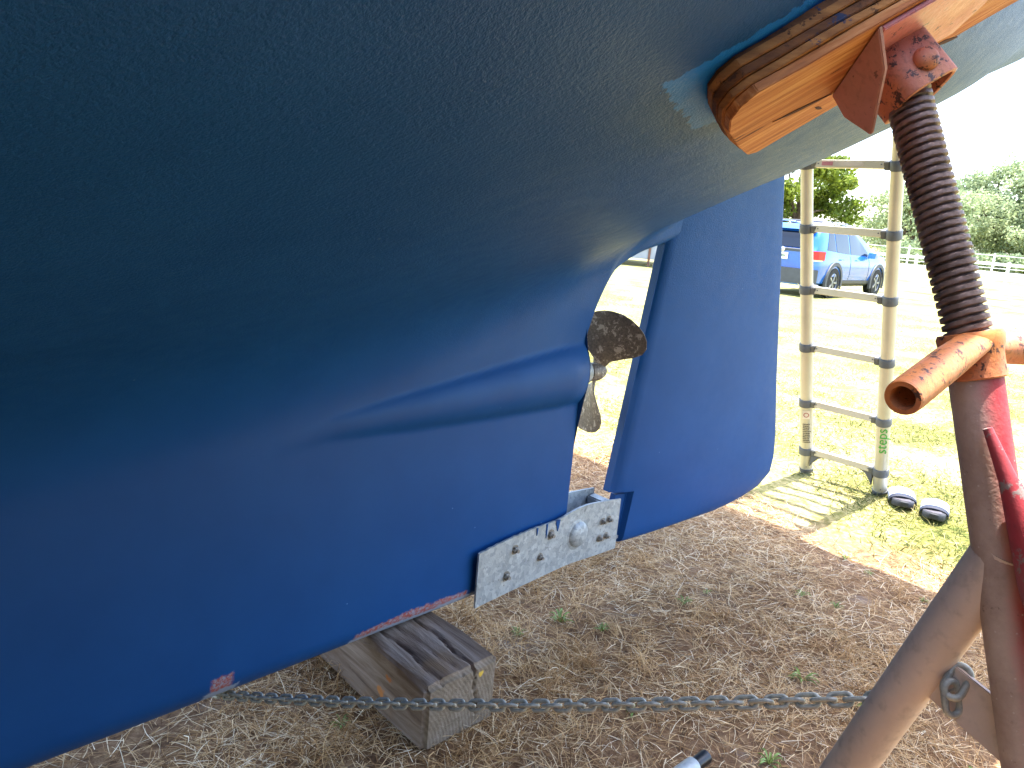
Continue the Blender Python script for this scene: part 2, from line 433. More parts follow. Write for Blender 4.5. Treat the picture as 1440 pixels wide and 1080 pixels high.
# keel foot worn to red primer and grey
zz = k.math('MULTIPLY_ADD', n_e, .03, k.math('SUBTRACT', sZ, .015))
def band(a, b, soft=.012):
    x = k.math('MULTIPLY_ADD', n_e, .03, k.math('SUBTRACT', sX, .015)); return k.math('MULTIPLY', k.sstep(x, a, a + soft), k.sstep(x, b, b - soft))
low1 = k.math('MULTIPLY', band(.285, .352), k.sstep(zz, .300, .292)); low2 = k.math('MULTIPLY', band(.715, 1.17), k.sstep(k.math('MULTIPLY_ADD', k.math('ABSOLUTE', k.math('SUBTRACT', sX, .93)), .06, zz), .276, .268))
red = k.mix(k.sstep(k.noise(95, detail=4, rough=.75), .42, .62), lin('#985048'), lin('#8f8f9c'))
blue = k.mix(k.math('MAXIMUM', low1, low2), blue, red)
blue = k.mix(k.math('MAXIMUM', k.math('MULTIPLY', band(.27, .37), k.sstep(zz, .258, .250)), k.math('MULTIPLY', band(.7, 1.21), k.sstep(zz, .244, .238))), blue, lin('#8f9bb0'))
h1 = k.noise(170, detail=3, rough=.5); h2 = k.noise(420, detail=2)
hb = k.math('MULTIPLY', k.math('ADD', h1, k.math('MULTIPLY', h2, .5)), k.sstep(sZ, .9, 1.5))
nm = k.bump(hb, .5, .0028, k.bump(h2, .12, .0015))
hull_m = k.out(blue, k.ramp(n_f, [(.3, .42), (.7, .52)]), 0, nm, .16)

ST = [(s, section(s, z)) for s, z in stations()]
NVc = len(ST[0][1]); VV = []; FF = []
for s, pts in ST: VV += [L3(s, t, z) for t, z in pts]
nS = len(ST)
for s, pts in ST: VV += [L3(s, -t, z) for t, z in pts]
def fl(off, flip):
    for a in range(nS - 1):
        for b in range(NVc - 1):
            q = (off + a * NVc + b, off + (a + 1) * NVc + b, off + (a + 1) * NVc + b + 1, off + a * NVc + b + 1)
            FF.append(q[::-1] if flip else q)
fl(0, False); fl(nS * NVc, True)
# keel underside / profile strip, transom, deck
o2 = nS * NVc
for a in range(nS - 1):
    FF.append((a * NVc, o2 + a * NVc, o2 + (a + 1) * NVc, (a + 1) * NVc))
    FF.append((a * NVc + NVc - 1, (a + 1) * NVc + NVc - 1, o2 + (a + 1) * NVc + NVc - 1, o2 + a * NVc + NVc - 1))
for a in (0, nS - 1):
    for b in range(NVc - 1): FF.append((a * NVc + b, a * NVc + b + 1, o2 + a * NVc + b + 1, o2 + a * NVc + b))
mb = MB(); mb.v = VV; mb.f = FF
hull = mb.build('hull', hull_m, boat, 48)
bm = bmesh.new(); bm.from_mesh(hull.data); bmesh.ops.remove_doubles(bm, verts=bm.verts, dist=.0004); bmesh.ops.recalc_face_normals(bm, faces=bm.faces)
bm.to_mesh(hull.data); bm.free(); hull.data.shade_smooth(); hull.data.set_sharp_from_angle(angle=R(50))

# rudder, turned a little to port
rud_a = -R(7)
def rudder_pt(c, y, z):      # chord distance from the stock line, thickness offset, height
    ax = 1.948 + .166 * (z - .42)
    cs, sn = math.cos(rud_a), math.sin(rud_a)
    c2 = c
    return (ax + cs * c2 - sn * y, sn * c2 + cs * y, z)
def rudder_tail(z):
    return interp([(.19, .77), (.21, .91), (.25, 1.075), (.32, 1.142), (.45, 1.14), (.8, 1.016), (1.2, .877), (1.6, .738), (1.82, .662), (1.95, .616)], z)
rg = []
zs = [.188, .19, .196, .205, .22, .25, .29, .34, .412, .418] + [.5 + .07 * q for q in range(21)]
for z in zs:
    c1 = rudder_tail(z); prof = []; c0 = .105 if z < .415 else 0
    for u, th in ((0, .018), (.004, .026), (.015, .031), (.06, .038), (.15, .045), (.3, .047), (.5, .040), (.7, .028), (.88, .014), (.985, .006), (1, .002)):
        prof.append((u, th))
    thk = lambda u: interp(prof, (c0 + (c1 - c0) * u) / c1) if u > .004 else .018
    f = 1 if z > .21 else (.3 + .7 * math.sqrt(max(0, (z - .188) / .022)))
    ring = [rudder_pt(c0 + (c1 - c0) * u, -thk(u) * f, z) for u, th in prof] + [rudder_pt(c0 + (c1 - c0) * u, thk(u) * f, z) for u, th in prof[::-1]]
    # sheared foot: bottom rises a little towards the tail
    rg.append([(p[0], p[1], p[2] + (.03 * max(0, (p[0] - 2.05)) if z < .3 else 0) + .012) for p in ring])
mb = MB().rings(rg); rudder = mb.build('rudder', hull_m, boat, 50)

MB().rings([[rudder_pt(c_, y_, z) for c_, y_ in ((.045, -.014), (.13, -.016), (.13, .016), (.045, .014))] for z in (.205, .30, .41)]).build('heel_core', hull_m, rudder, 30)

# galvanised heel bracket
k = NT('galvanised'); vd, vc = k.voro(60); n1 = k.noise(28, detail=6, rough=.7); n2 = k.noise(120, detail=4)
g = k.ramp(vc, [(.2, lin('#91979a')), (.8, lin('#acb1b3'))]); g = k.mix(k.sstep(n1, .56, .72), g, lin('#c6caca')); g = k.mix(k.sstep(n1, .40, .30), g, lin('#777d80'))
g = k.mix(k.math('MULTIPLY', k.sstep(n2, .62, .7), .7), g, lin('#6d6a66'))
galv = k.out(g, k.ramp(n1, [(.3, .5), (.7, .7)]), .35, k.bump(n1, .5, .004, k.bump(n2, .4, .002)))
k = NT('bolt_steel'); n1 = k.noise(90, detail=4); bolt_m = k.out(k.ramp(n1, [(.3, lin('#6e675e')), (.7, lin('#a39f98'))]), .55, .5, k.bump(n1, .4, .002))
def plate_t(s): return interp([(1.1, .097), (1.24, .084), (1.5, .064), (1.69, .053), (1.8, .060), (1.96, .066), (2.05, .066)], s)
def shoe_plate(sign, name, parent):
    nu, nv = 44, 12; outer = []; inner = []
    for th, tgt in ((.008, outer), (0, inner)):
        for a in range(nu + 1):
            s = 1.18 + (1.955 - 1.18) * a / nu
            zt = interp([(1.18, .398), (1.3, .407), (1.45, .412), (1.60, .410), (1.66, .420), (1.76, .434), (1.85, .430), (1.955, .420)], s) + .0015 * math.sin(a * 2.7) * (s < 1.62)
            zbm = interp([(1.18, .200), (1.955, .206)], s)
            tgt.append([L3(s, sign * (plate_t(s) + th), zbm + (zt - zbm) * b / nv) for b in range(nv + 1)])
    m = MB(); vs = [p for r in outer for p in r] + [p for r in inner for p in r]; o = (nu + 1) * (nv + 1); fs = []
    ix = lambda a, b: a * (nv + 1) + b
    for a in range(nu):
        for b in range(nv):
            fs.append((ix(a, b), ix(a + 1, b), ix(a + 1, b + 1), ix(a, b + 1))); fs.append((o + ix(a, b), o + ix(a, b + 1), o + ix(a + 1, b + 1), o + ix(a + 1, b)))
    for a in range(nu):
        fs.append((ix(a, 0), o + ix(a, 0), o + ix(a + 1, 0), ix(a + 1, 0))); fs.append((ix(a, nv), ix(a + 1, nv), o + ix(a + 1, nv), o + ix(a, nv)))
    for b in range(nv):
        fs.append((ix(0, b), ix(0, b + 1), o + ix(0, b + 1), o + ix(0, b))); fs.append((ix(nu, b), o + ix(nu, b), o + ix(nu, b + 1), ix(nu, b + 1)))
    m.add(vs, fs); return m.build(name, galv, parent, 40)
bracket = shoe_plate(1, 'heel_bracket', boat); bracket['label'] = 'pitted galvanised heel bracket bolted to keel'
shoe_plate(-1, 'far_plate', bracket)
MB().box((1.93, 0, .305), (.05, .128, .19)).build('heel_block', galv, bracket, 30, .006)
MB().lathe([(.018, .0), (.018, .05), (.012, .06)], (2.065, 0, .19)).build('pintle', galv, bracket)
MB().box((1.985, 0, .225), (.12, .07, .022)).build('heel_arm', galv, bracket, 30, .005)
def dome(r, h): return [(r * 1.25, 0), (r * 1.18, h * .10), (r, h * .16), (r * .93, h * .45), (r * .75, h * .75), (r * .45, h * .94), (r * .05, h)]
for s, z, r, h in ((1.722, .320, .052, .022),):
    MB().lathe(dome(r, h), L3(s, plate_t(s) + .006, z), (0, -1, 0), 32).build('bearing_cap', galv, bracket, 40)
for s, z, r in ((1.325, .270, .013), (1.36, .360, .0125), (1.505, .288, .011), (1.556, .362, .014), (1.855, .345, .0105), (1.892, .346, .0105), (1.846, .275, .0105), (1.886, .277, .0105)):
    y0 = plate_t(s) + .006
    b = MB().lathe([(r * 1.5, 0), (r * 1.5, .003)], L3(s, y0, z), (0, -1, 0), 18).build('bolt', bolt_m, bracket, 30)
    MB().lathe([(r, .003), (r, .012), (r * .85, .014)], L3(s, y0, z), (0, -1, 0), 6).build('nut', bolt_m, b, 30)
    MB().lathe([(r * .55, .010), (r * .55, .022)], L3(s, y0, z), (0, -1, 0), 12).build('stud', bolt_m, b, 30)
# runs of blue paint over the plate's upper edge
for s, l in ((1.475, .03), (1.53, .055), (1.585, .02), (1.595, .045)):
    w_ = .004 if l != .045 else .010
    y0 = plate_t(s) + .0085
    MB().prism([(-w_, .41), (w_, .41), (w_ * .5, .41 - l * .7), (0, .41 - l), (-w_ * .6, .41 - l * .6)], -.001, .0025, L3(s, y0, 0), (1, 0, 0), (0, 0, 1)).build('paint_run', hull_m, bracket, 30)

# propeller
k = NT('scaled_bronze'); n1 = k.noise(36, detail=6, rough=.72, dist=.4); n2 = k.noise(130, detail=3); vd, vc = k.voro(45)
c = k.ramp(n2, [(.3, lin('#5c544d')), (.7, lin('#7d746b'))]); c = k.mix(k.sstep(n1, .53, .60), c, lin('#b5ada3')); c = k.mix(k.sstep(vd, .16, .10), c, lin('#8c857c'))
prop_m = k.out(c, .6, .35, k.bump(n1, .6, .003, k.bump(n2, .4, .002)))
prop = MB().lathe([(.022, -.10), (.022, -.05), (.034, -.048), (.036, 0), (.031, .02), (.025, .032), (.016, .045), (.005, .052)], (1.80, 0, .942), (1, 0, 0), 28).build('propeller', prop_m, boat)
def blade(ang):
    m = MB(); top = []; bot = []
    Rr = .285; er = Vector((0, -math.cos(ang), math.sin(ang))); et = Vector((0, math.sin(ang), math.cos(ang))); ex = Vector((1, 0, 0))
    prof = [(.02, .022), (.05, .034), (.075, .066), (.10, .100), (.13, .126), (.16, .132), (.19, .122), (.213, .102), (.23, .074), (.240, .044), (.245, .010)]
    for r, wd in prof:
        pitch = math.atan2(.066, max(r, .05))
        cd_ = et * math.cos(pitch) - ex * math.sin(pitch); nn = er.cross(cd_)
        row = []
        for q in range(13):
            u = -1 + q / 6; th = .006 * (1 - u * u) * (1.2 - r / .35) + .0012
            row.append((er * r + cd_ * (u * wd - .020 * (r / .245)) , nn * th))
        top.append([Vector((1.80, 0, .942)) + a + b for a, b in row]); bot.append([Vector((1.80, 0, .942)) + a - b for a, b in row])
    rg = [t + b[::-1] for t, b in zip(top, bot)]
    m.rings(rg); return m.build('blade', prop_m, prop, 60)
for a in (73, 262): blade(R(a))
MB().lathe([(.05, 0), (.05, .03), (.04, .036)], (1.695, 0, .948), (1, 0, 0), 24).build('stern_bearing', galv, boat)

# unseen hull copy added behind the camera to shade the near side
shade_hull = empty('sailboat', BW(-1.2, 4.0, -.2), BANG, 'added unseen blue hull copy shading the near side of the yard', 'sailboat')
shared('hull', hull.data, shade_hull)

# ------------------------------------------------------------------ timber block under the keel
k = NT('weathered_timber'); P = k.obj()
gv = k.mapv((28, 3.2, 28)); n1 = k.noise(1.0, vec=gv, detail=6, rough=.65, dist=.6); n2 = k.noise(4.5, detail=4); n3 = k.noise(1.0, vec=k.mapv((120, 8, 120)), detail=3)
c = k.ramp(n1, [(.25, lin('#40342c')), (.45, lin('#766457')), (.62, lin('#938377')), (.8, lin('#ad9f94'))])
c = k.mix(k.math('MULTIPLY', k.sstep(n2, .52, .72), .55), c, lin('#8a6b4a'))
x3 = k.n('ShaderNodeSeparateXYZ'); k.l(P, x3.inputs[0])
endf = k.sstep(x3.outputs[1], -.327, -.336)
ring = k.n('ShaderNodeTexWave', wave_type='RINGS', rings_direction='Y'); k.l(k.mapv((1, 1, 1), loc=(.13, 0, .02)), ring.inputs[0]); ring.inputs['Scale'].default_value = 26; ring.inputs['Distortion'].default_value = 1.2
c = k.mix(k.math('MULTIPLY', endf, .6), c, k.mix(ring.outputs['Fac'], lin('#736756'), lin('#91846f')))
def spot(cx, cy, cz, r, col, c, q=1):
    v = k.n('ShaderNodeVectorMath', operation='DISTANCE'); k.l(P, v.inputs[0]); v.inputs[1].default_value = (cx, cy, cz)
    return k.mix(k.math('MULTIPLY', k.sstep(k.math('MULTIPLY_ADD', k.noise(40, detail=3), .04, v.outputs['Value']), r + .02, r + .012), q), c, lin(col))
c = spot(.20, -.345, .165, .014, '#d9b24a', c)
c = spot(-.002, -.165, .13, .017, '#b06a35', c, .8); c = spot(-.002, -.13, .07, .02, '#b9783f', c, .8)
timber_m = k.out(c, .85, 0, k.bump(n1, .8, .008, k.bump(n3, .5, .003)), .2)
blk = BW(.79, 0, 0)
def timber():
    nx, nyy, nz = 36, 60, 26; Wd, Ln, Ht = .275, .84, .199
    bm = bmesh.new(); bmesh.ops.create_cube(bm, size=1)
    for e_ax in range(3):
        es = [e for e in bm.edges if abs((e.verts[0].co - e.verts[1].co).normalized()[e_ax]) > .9]
        bmesh.ops.subdivide_edges(bm, edges=es, cuts=(nx, nyy, nz)[e_ax], use_grid_fill=True)
    for v in bm.verts:
        x, y, z = v.co; x = (x + .5) * Wd; y = -.345 + (y + .5) * Ln; z = (z + .5) * Ht
        # rounded arrises
        def rnd(p, lo, hi, q, qlo, qhi, r):
            return 0
        ex = min(x, Wd - x); ez = min(Ht - z, z + .02); ey = y + .345
        r = .016 + .008 * math.sin(y * 9)
        def soften(a, b):
            return max(0, r - a) * max(0, r - b) / r
        k1 = soften(ex, ez); k2 = soften(max(ey, 0), ez); k3 = soften(max(ey, 0), ex)
        x += (1 if x < Wd / 2 else -1) * (k1 + k3) * .7; z -= (1 if z > Ht / 2 else -1) * (k1 + k2) * .7; y += (k2 + k3) * .7
        # checks (drying cracks) along the top and down the end grain
        top = z > Ht * .8; end = ey < .02
        for cx, dp, wd, y1 in ((.185, .022, .006, .6), (.055, .012, .006, .45), (.125, .006, .004, .5)):
            cxx = cx + .010 * math.sin(y * 7 + cx * 40) + .004 * math.sin(y * 31)
            q = max(0, 1 - abs(x - cxx) / wd)
            if top and ey < y1: z -= dp * q * (1 - ey / y1 * .5)
            if end and z > .03 and cx > .1: y += dp * 1.1 * max(0, 1 - abs(x - .185 - .01 * math.sin(z * 30)) / .005) * (.6 if cx > .15 else 0)
        # bruised near-side arris
        if top and x < .06: z -= .012 * max(0, 1 - x / .06) * (.5 + .5 * math.sin(y * 15 + 1)) ** 2
        v.co = (x, y, z - .004 * (z < .01))
    me = bpy.data.meshes.new('timber_block'); bm.normal_update(); bm.to_mesh(me); bm.free()
    me.shade_smooth(); me.set_sharp_from_angle(angle=R(50)); me.materials.append(timber_m)
    o = bpy.data.objects.new('timber_block', me); COL.objects.link(o); o.location = blk; o.rotation_euler = (0, 0, BANG)
    return tag(o, 'cracked weathered timber block carrying the blue keel', 'timber')
timber()

# ------------------------------------------------------------------ boat stand
def rusty(name, paint, second, rust, thr=.58, sc=14, rough=.55, thr2=.5, amt2=.7, dirt=.5):
    k = NT(name); n1 = k.noise(sc, detail=7, rough=.7); n2 = k.noise(sc * .35, detail=4); n3 = k.noise(sc * 7, detail=4); n4 = k.noise(sc * 2.7, detail=5, rough=.75)
    c = k.mix(k.math('MULTIPLY', k.sstep(n2, thr2 - .12, thr2 + .12), amt2), lin(paint), lin(second))
    c = k.mix(k.math('MULTIPLY', k.sstep(n3, .5, .75), dirt * .5), c, lin('#3a302a'))
    c = k.mix(k.sstep(n4, thr, thr + .05), c, lin(rust))
    c = k.mix(k.math('MULTIPLY', k.sstep(n1, .3, .7), .25), c, k.mix(.5, c, lin('#2b2420')))
    return k.out(c, k.ramp(n1, [(.3, rough - .1), (.7, rough + .15)]), 0, k.bump(n4, .45, .003, k.bump(n3, .25, .0015)), .4)
orange_m = rusty('orange_paint', '#d5854a', '#c97c64', '#54382f', .56, 20, .5, .5, .8, .9)
pink_m = rusty('red_bracket_paint', '#cc766a', '#d89c78', '#5b3833', .60, 16, .42, .5, .8)
cheek_m = rusty('faded_red_plate', '#c48c7e', '#b48e80', '#7f5a4e', .62, 14, .6)
k = NT('grimy_post_paint'); P = k.obj(); n1 = k.noise(9, detail=6, rough=.7); n2 = k.noise(45, detail=5, rough=.7); n3 = k.noise(150, detail=3)
x3 = k.n('ShaderNodeSeparateXYZ'); k.l(P, x3.inputs[0])
# red paint survives on the weather side, the other side is worn to brown grime
off = k.math('ADD', k.math('MULTIPLY_ADD', x3.outputs[2], .234, x3.outputs[0]), k.math('MULTIPLY', k.math('MULTIPLY_ADD', x3.outputs[2], -.2267, x3.outputs[1]), -.35))
worn = k.math('MAXIMUM', k.sstep(k.math('MULTIPLY_ADD', n1, .05, k.math('SUBTRACT', off, .025)), .024, -.014), k.sstep(k.math('MULTIPLY_ADD', n1, .3, k.math('SUBTRACT', x3.outputs[2], .15)), 1.05, .85))
c = k.mix(k.math('MULTIPLY', k.sstep(n2, .4, .7), .3), lin('#b03a44'), lin('#c06a6a'))
c = k.mix(k.math('MULTIPLY', worn, .93), c, k.ramp(n1, [(.3, lin('#948378')), (.55, lin('#b5a598')), (.75, lin('#c8b9ac'))]))
vd, vc = k.voro(70); c = k.mix(k.math('MULTIPLY', k.sstep(vd, .12, .06), .7), c, lin('#c9bdb2'))
c = k.mix(k.math('MULTIPLY', k.sstep(n2, .62, .7), .6), c, lin('#43352e'))
post_m = k.out(c, .62, 0, k.bump(n2, .4, .003, k.bump(n3, .3, .0015)), .35)
leg_m = rusty('greyed_leg_paint', '#c4b4a8', '#d6c2b6', '#a87e72', .68, 6, .5, .5, .8, .5)
red_m = rusty('red_leg_paint', '#a83c44', '#94626a', '#8a7c78', .57, 9, .5, .5, .6)
k = NT('rusty_screw'); n1 = k.noise(30, detail=6, rough=.7); n2 = k.noise(160, detail=4); n3 = k.noise(7, detail=3)
c = k.ramp(n1, [(.25, lin('#5c4a40')), (.55, lin('#8c766a')), (.8, lin('#ae9a8e'))]); c = k.mix(k.math('MULTIPLY', k.sstep(n3, .52, .68), .45), c, lin('#7a5442'))
screw_m = k.out(c, .55, .45, k.bump(n2, .5, .002))

Cc = Vector((.601, .999, 1.385))                       # collar on the post axis
foot_post = Vector((.925, .685, 0)); pax = (Cc - foot_post).normalized()
stand = empty('boat_stand', foot_post, 0, 'rusty orange and red screw jack stand propping the hull', 'boat stand')
FP = foot_post
def sb(m, name, mat, parent=None, smooth=35, bevel=0):
    """build world-coordinate geometry under the stand"""
    m.v = [tuple(Vector(p) - FP) for p in m.v]
    return m.build(name, mat, parent or stand, smooth, bevel)
# post: runs through to the ground
PR = .0325
post_top = Cc - pax * .045
post = sb(MB().tube([post_top - (post_top - FP) * q / 12 for q in range(13)], PR, 40), 'post', post_m, None, 50)
sb(MB().box((FP.x, FP.y, .006), (.16, .16, .012)), 'foot_plate', leg_m, None, 30, .003)
def leg(top, foot, mat, r=.036, flat_n=3, name='leg'):
    top = Vector(top); foot = Vector(foot); n = 22
    path = [top + (foot - top) * (q / n) for q in range(n + 1)]
    def fl_(q):
        if not flat_n: return (1, 1)
        u = min(1, q / flat_n); u = u * u * (3 - 2 * u)
        return (.10 + .90 * u, .14 + .86 * u)
    o = sb(MB().tube(path, r, 32, True, fl_), name, mat, None, 60)
    sb(MB().lathe([(.055, 0), (.055, .008), (.02, .02)], (foot.x, foot.y, .0), (0, 0, 1), 24), 'foot_pad', mat, o)
    return o
Ltop = Vector((.667, .936, 1.125)); Lfoot = Vector((.52, 1.285, 0))
left_leg = leg(Ltop, Lfoot, leg_m, .034, 0)
Rtop = Vector((.606, .932, 1.285)); Rfoot = Vector((1.20, .50, 0))
right_leg = leg(Rtop, Rfoot, red_m, .040, 4)
# weld beads at the leg tops
for p, mt in ((Ltop + (Lfoot - Ltop) * .12, leg_m), (Ltop + (Lfoot - Ltop) * .16, leg_m)):
    pass
# flat cross brace between the left leg and the post
def on(a, b, z): return a + (b - a) * ((a.z - z) / (a.z - b.z))
bl = on(Ltop, Lfoot, .905); br = on(Cc, FP, .87); bdir = (br - bl).normalized()
up = Vector((0, 0, 1)); bup = (up - bdir * up.dot(bdir)).normalized()
bl2 = bl - bdir * .01; brl = (br - bl2).length
brace = sb(MB().prism([(0, -.035), (brl, -.045), (brl, .03), (0, .035)], -.004, .004, bl2, bdir, bup), 'cross_brace', leg_m, None, 30, .0015)
# right cross brace towards the red leg
b3 = on(Rtop, Rfoot, .83); d3 = (b3 - br).normalized(); u3 = (up - d3 * up.dot(d3)).normalized()
sb(MB().prism([(0, -.035), ((b3 - br).length, -.035), ((b3 - br).length, .035), (0, .035)], -.004, .004, br, d3, u3), 'cross_brace', leg_m, None, 30, .0015)

# pad and swivel bracket on the hull
PCw = BW(*PC); NU = Bd * PU.x + Bn * PU.y + Vector((0, 0, PU.z)); NVv = Bd * PV.x + Bn * PV.y + Vector((0, 0, PV.z)); NN = Bd * PN.x + Bn * PN.y + Vector((0, 0, PN.z))
NU.normalize(); NN = (NN - NU * NN.dot(NU)).normalized(); NVv = NN.cross(NU) if NN.cross(NU).dot(NVv) > 0 else NU.cross(NN)
def pw(u, v, h): return PCw + NU * u + NVv * v + NN * h
k = NT('pad_ply'); P = k.obj()
# grain follows the board: rotate object space into the board frame
rotm = Matrix((NU, NVv, NN)).to_euler()
gv0 = k.mapv((1, 1, 1), rot=tuple(rotm)); gv = k.mapv((5, 95, 60), src=gv0)
n1 = k.noise(1, vec=gv, detail=6, rough=.65, dist=.4); n2 = k.noise(1, vec=k.mapv((7, 26, 26), src=gv0), detail=4); n3 = k.noise(1, vec=k.mapv((8, 60, 30), src=gv0), detail=2)
c = k.ramp(n1, [(.25, lin('#7c4420')), (.46, lin('#b66f36')), (.62, lin('#d09256')), (.8, lin('#e2ba86'))])
c = k.mix(k.math('MULTIPLY', k.sstep(n2, .5, .7), .45), c, lin('#b9622c'))
c = k.mix(k.sstep(n3, .70, .74), c, lin('#5a2c14'))
pad_m = k.out(c, .7, 0, k.bump(n1, .7, .004), .3)
def ply_mat(name, a, b, thr):
    k = NT(name); n1 = k.noise(1, vec=k.mapv((14, 14, 90)), detail=5, rough=.7); n2 = k.noise(26, detail=5, rough=.75)
    c = k.ramp(n1, [(.3, lin(a)), (.7, lin(b))]); c = k.mix(k.sstep(n2, thr, thr + .05), c, lin('#2a3650')); c = k.mix(k.sstep(n2, .42, .36), c, lin('#4a2e1c'))
    return k.out(c, .8, 0, k.bump(n2, .8, .004), .25)
ply_a = ply_mat('ply_edge_brown', '#4d2f1b', '#84522a', .56); ply_b = ply_mat('ply_edge_orange', '#80502a', '#b47a40', .60)
def board(h0, h1, u0, u1, v0, v1, sd, name, mat, parent):
    rr = random.Random(sd); pts = []
    def jit(a): return a + rr.uniform(-1, 1) * .0022
    n = 16
    for q in range(n + 1): pts.append((u0 + .09 * .35 + (u1 - u0 - .0315) * q / n, jit(v0)))
    pts += [(u1, v0 + .01), (u1, v1 - .01)]
    for q in range(n + 1): pts.append((u1 - (u1 - u0 - .105) * q / n, jit(v1)))
    pts += [(u0 + .085, v1 - .012), (u0 + .05, v1 - .07), (u0 + .012, v0 + .075), (u0 + .002, v0 + .035), (u0 + .010, v0 + .012)]
    m = MB().rings([[pw(u, v, h) for u, v in pts] for h in (h0, h1)])
    return sb(m, name, mat, parent, 25, .0012)
U0, U1, V0, V1 = -.335, .50, -.098, .125
pad = board(-.050, -.037, U0 + .006, U1, V0 + .004, V1, 1, 'pad_board', pad_m, None); pad['label'] = 'splintered orange plywood pad against the hull'
board(-.0365, -.026, U0 + .002, U1, V0 - .001, V1 + .001, 2, 'ply_layer', ply_b, pad)
board(-.0255, -.014, U0, U1, V0 - .004, V1, 3, 'ply_layer', ply_a, pad)
board(-.0135, -.002, U0 + .001, U1, V0 - .006, V1 - .001, 4, 'ply_layer', ply_b, pad)
board(-.0015, .010, U0 + .006, U1, V0 - .002, V1 - .004, 5, 'ply_layer', ply_a, pad)
# splinter gouges in the face
goug = plain('gouge', '#4a2412', .9)
for u, v, l, wd in ((-.175, .045, .055, .0045), (-.13, .085, .012, .004), (.12, .118, .03, .006)):
    sb(MB().rings([[pw(u + l * a, v + wd * b + .012 * a, h) for a, b in ((-1, 0), (-.5, .8), (0, 1), (.6, .6), (1, 0), (.5, -.7), (-.2, -.9))] for h in (-.0508, -.048)]), 'gouge', goug, pad, 30)
# bracket: base plate with a bent cheek at its left end
HB = -.0502
pts = [(-.112, -.085), (.075, -.085), (.125, -.035), (.125, .03), (.10, .078), (-.112, .066)]
bplate = sb(MB().rings([[pw(u, v, h) for u, v in pts] for h in (HB - .007, HB)]), 'pad_bracket', pink_m, None, 25, .0015)
cheek = [(-.088, 0), (.062, 0), (.070, -.035), (.048, -.082), (-.05, -.040)]
sb(MB().rings([[pw(-.112 + q, v, HB - .001 + h) for v, h in cheek] for q in (-.0065, .0005)]), 'cheek_plate', cheek_m, bplate, 25, .0015)
SU, SV = -.042, .026
sock_o = pw(SU, SV, HB - .007); SR = .0445
m = MB(); prof_o = [(SR, 0), (SR, .070), (SR - .003, .0715), (SR - .006, .070), (SR - .006, .004)]
# squarish socket: superellipse tube
def sq_ring(r, h, p=4.0):
    L = []
    for q in range(48):
        a = 2 * math.pi * q / 48; c_, s_ = math.cos(a), math.sin(a); f = (abs(c_) ** p + abs(s_) ** p) ** (-1 / p)
        L.append(sock_o + NU * (r * f * c_) + NVv * (r * f * s_) - NN * h)
    return L
m.rings([sq_ring(r, h) for r, h in prof_o], False, False)
socket = sb(m, 'socket', orange_m, bplate, 40)
rv = sock_o - NN * .040 - NVv * (SR + .0005) + NU * .004
sb(MB().lathe([(.017, 0), (.0165, .003), (.014, .007), (.009, .0095), (.002, .0105)], rv, -NVv, 28), 'rivet', orange_m, socket, 60)
sb(MB().lathe([(.005, 0), (.0045, .003), (.001, .005)], pw(-.085, .045, HB - .007), -NN, 14), 'weld_spatter', plain('pale_weld', '#d8b79a', .5), bplate, 60)
# screw with a helical thread
S1 = sock_o - NN * .03; S0 = Cc + pax * .0; sax = (S1 - S0); SL = sax.length; sax.normalize()
sa = sax.cross(Vector((0, 1, 0))).normalized(); sb2 = sax.cross(sa)
segs, pitch, nrow = 44, .0108, int(SL / .0108 * 8); vs_ = []; fs_ = []
for a in range(nrow + 1):
    h = SL * a / nrow
    for b in range(segs):
        th = 2 * math.pi * b / segs; ph_ = (h / pitch - b / segs) % 1
        tri = 1 if ph_ < .5 else 0
        e_ = abs(ph_ - .25)
        prof = 1 - min(1, max(0, (min(e_, 1 - e_) - .30) / .09))
        r = .0240 + .0054 * prof
        vs_.append(S0 + sax * h + (sa * math.cos(th) + sb2 * math.sin(th)) * r)
for a in range(nrow):
    for b in range(segs):
        c2 = (b + 1) % segs; fs_.append((a * segs + b, a * segs + c2, (a + 1) * segs + c2, (a + 1) * segs + b))
sb(MB().add(vs_, fs_), 'screw', screw_m, None, 50)
# collar nut with two tubular handles
co_ = Cc - pax * .050
collar = sb(MB().lathe([(.034, 0), (.0365, .002), (.0365, .035), (.039, .045), (.0405, .056), (.038, .062), (.026, .062)], co_, pax, 40, False, True), 'handle_nut', orange_m, None, 40)
def handle(p0, p1, r, bore=True, fl0=.55):
    p0 = Vector(p0); p1 = Vector(p1); n = 14; path = [p0 + (p1 - p0) * q / n for q in range(n + 1)]
    rad = [r * (.98 + .02 * min(1, q / 7)) for q in range(n + 1)]
    rad[-1] = r * .97
    ax = (p1 - p0).normalized()
    mm = MB().tube(path, rad, 36, False, lambda q: (1, 1) if q > 6 else (1.1 - .1 * q / 6, fl0 + (1 - fl0) * q / 6))
    h_ = sb(mm, 'handle', orange_m, collar, 60)
    rim = MB().lathe([(r * .97, 0), (r * .93, .003), (r * .66, .003), (r * .60, -.002), (r * .60, -.05), (.0005, -.05)], p1, ax, 36, False, False)
    sb(rim, 'handle_end', orange_m, h_, 50)
    return h_
from_px = None
h_end = Vector((.440, .832, 1.335)); h0 = co_ + pax * .056 + Vector((.004, -.012, 0))
handle(h0, h_end, .0215)
handle(co_ + pax * .043 + Vector((.02, .012, 0)), Vector((.745, 1.06, 1.375)), .022, True, .8)

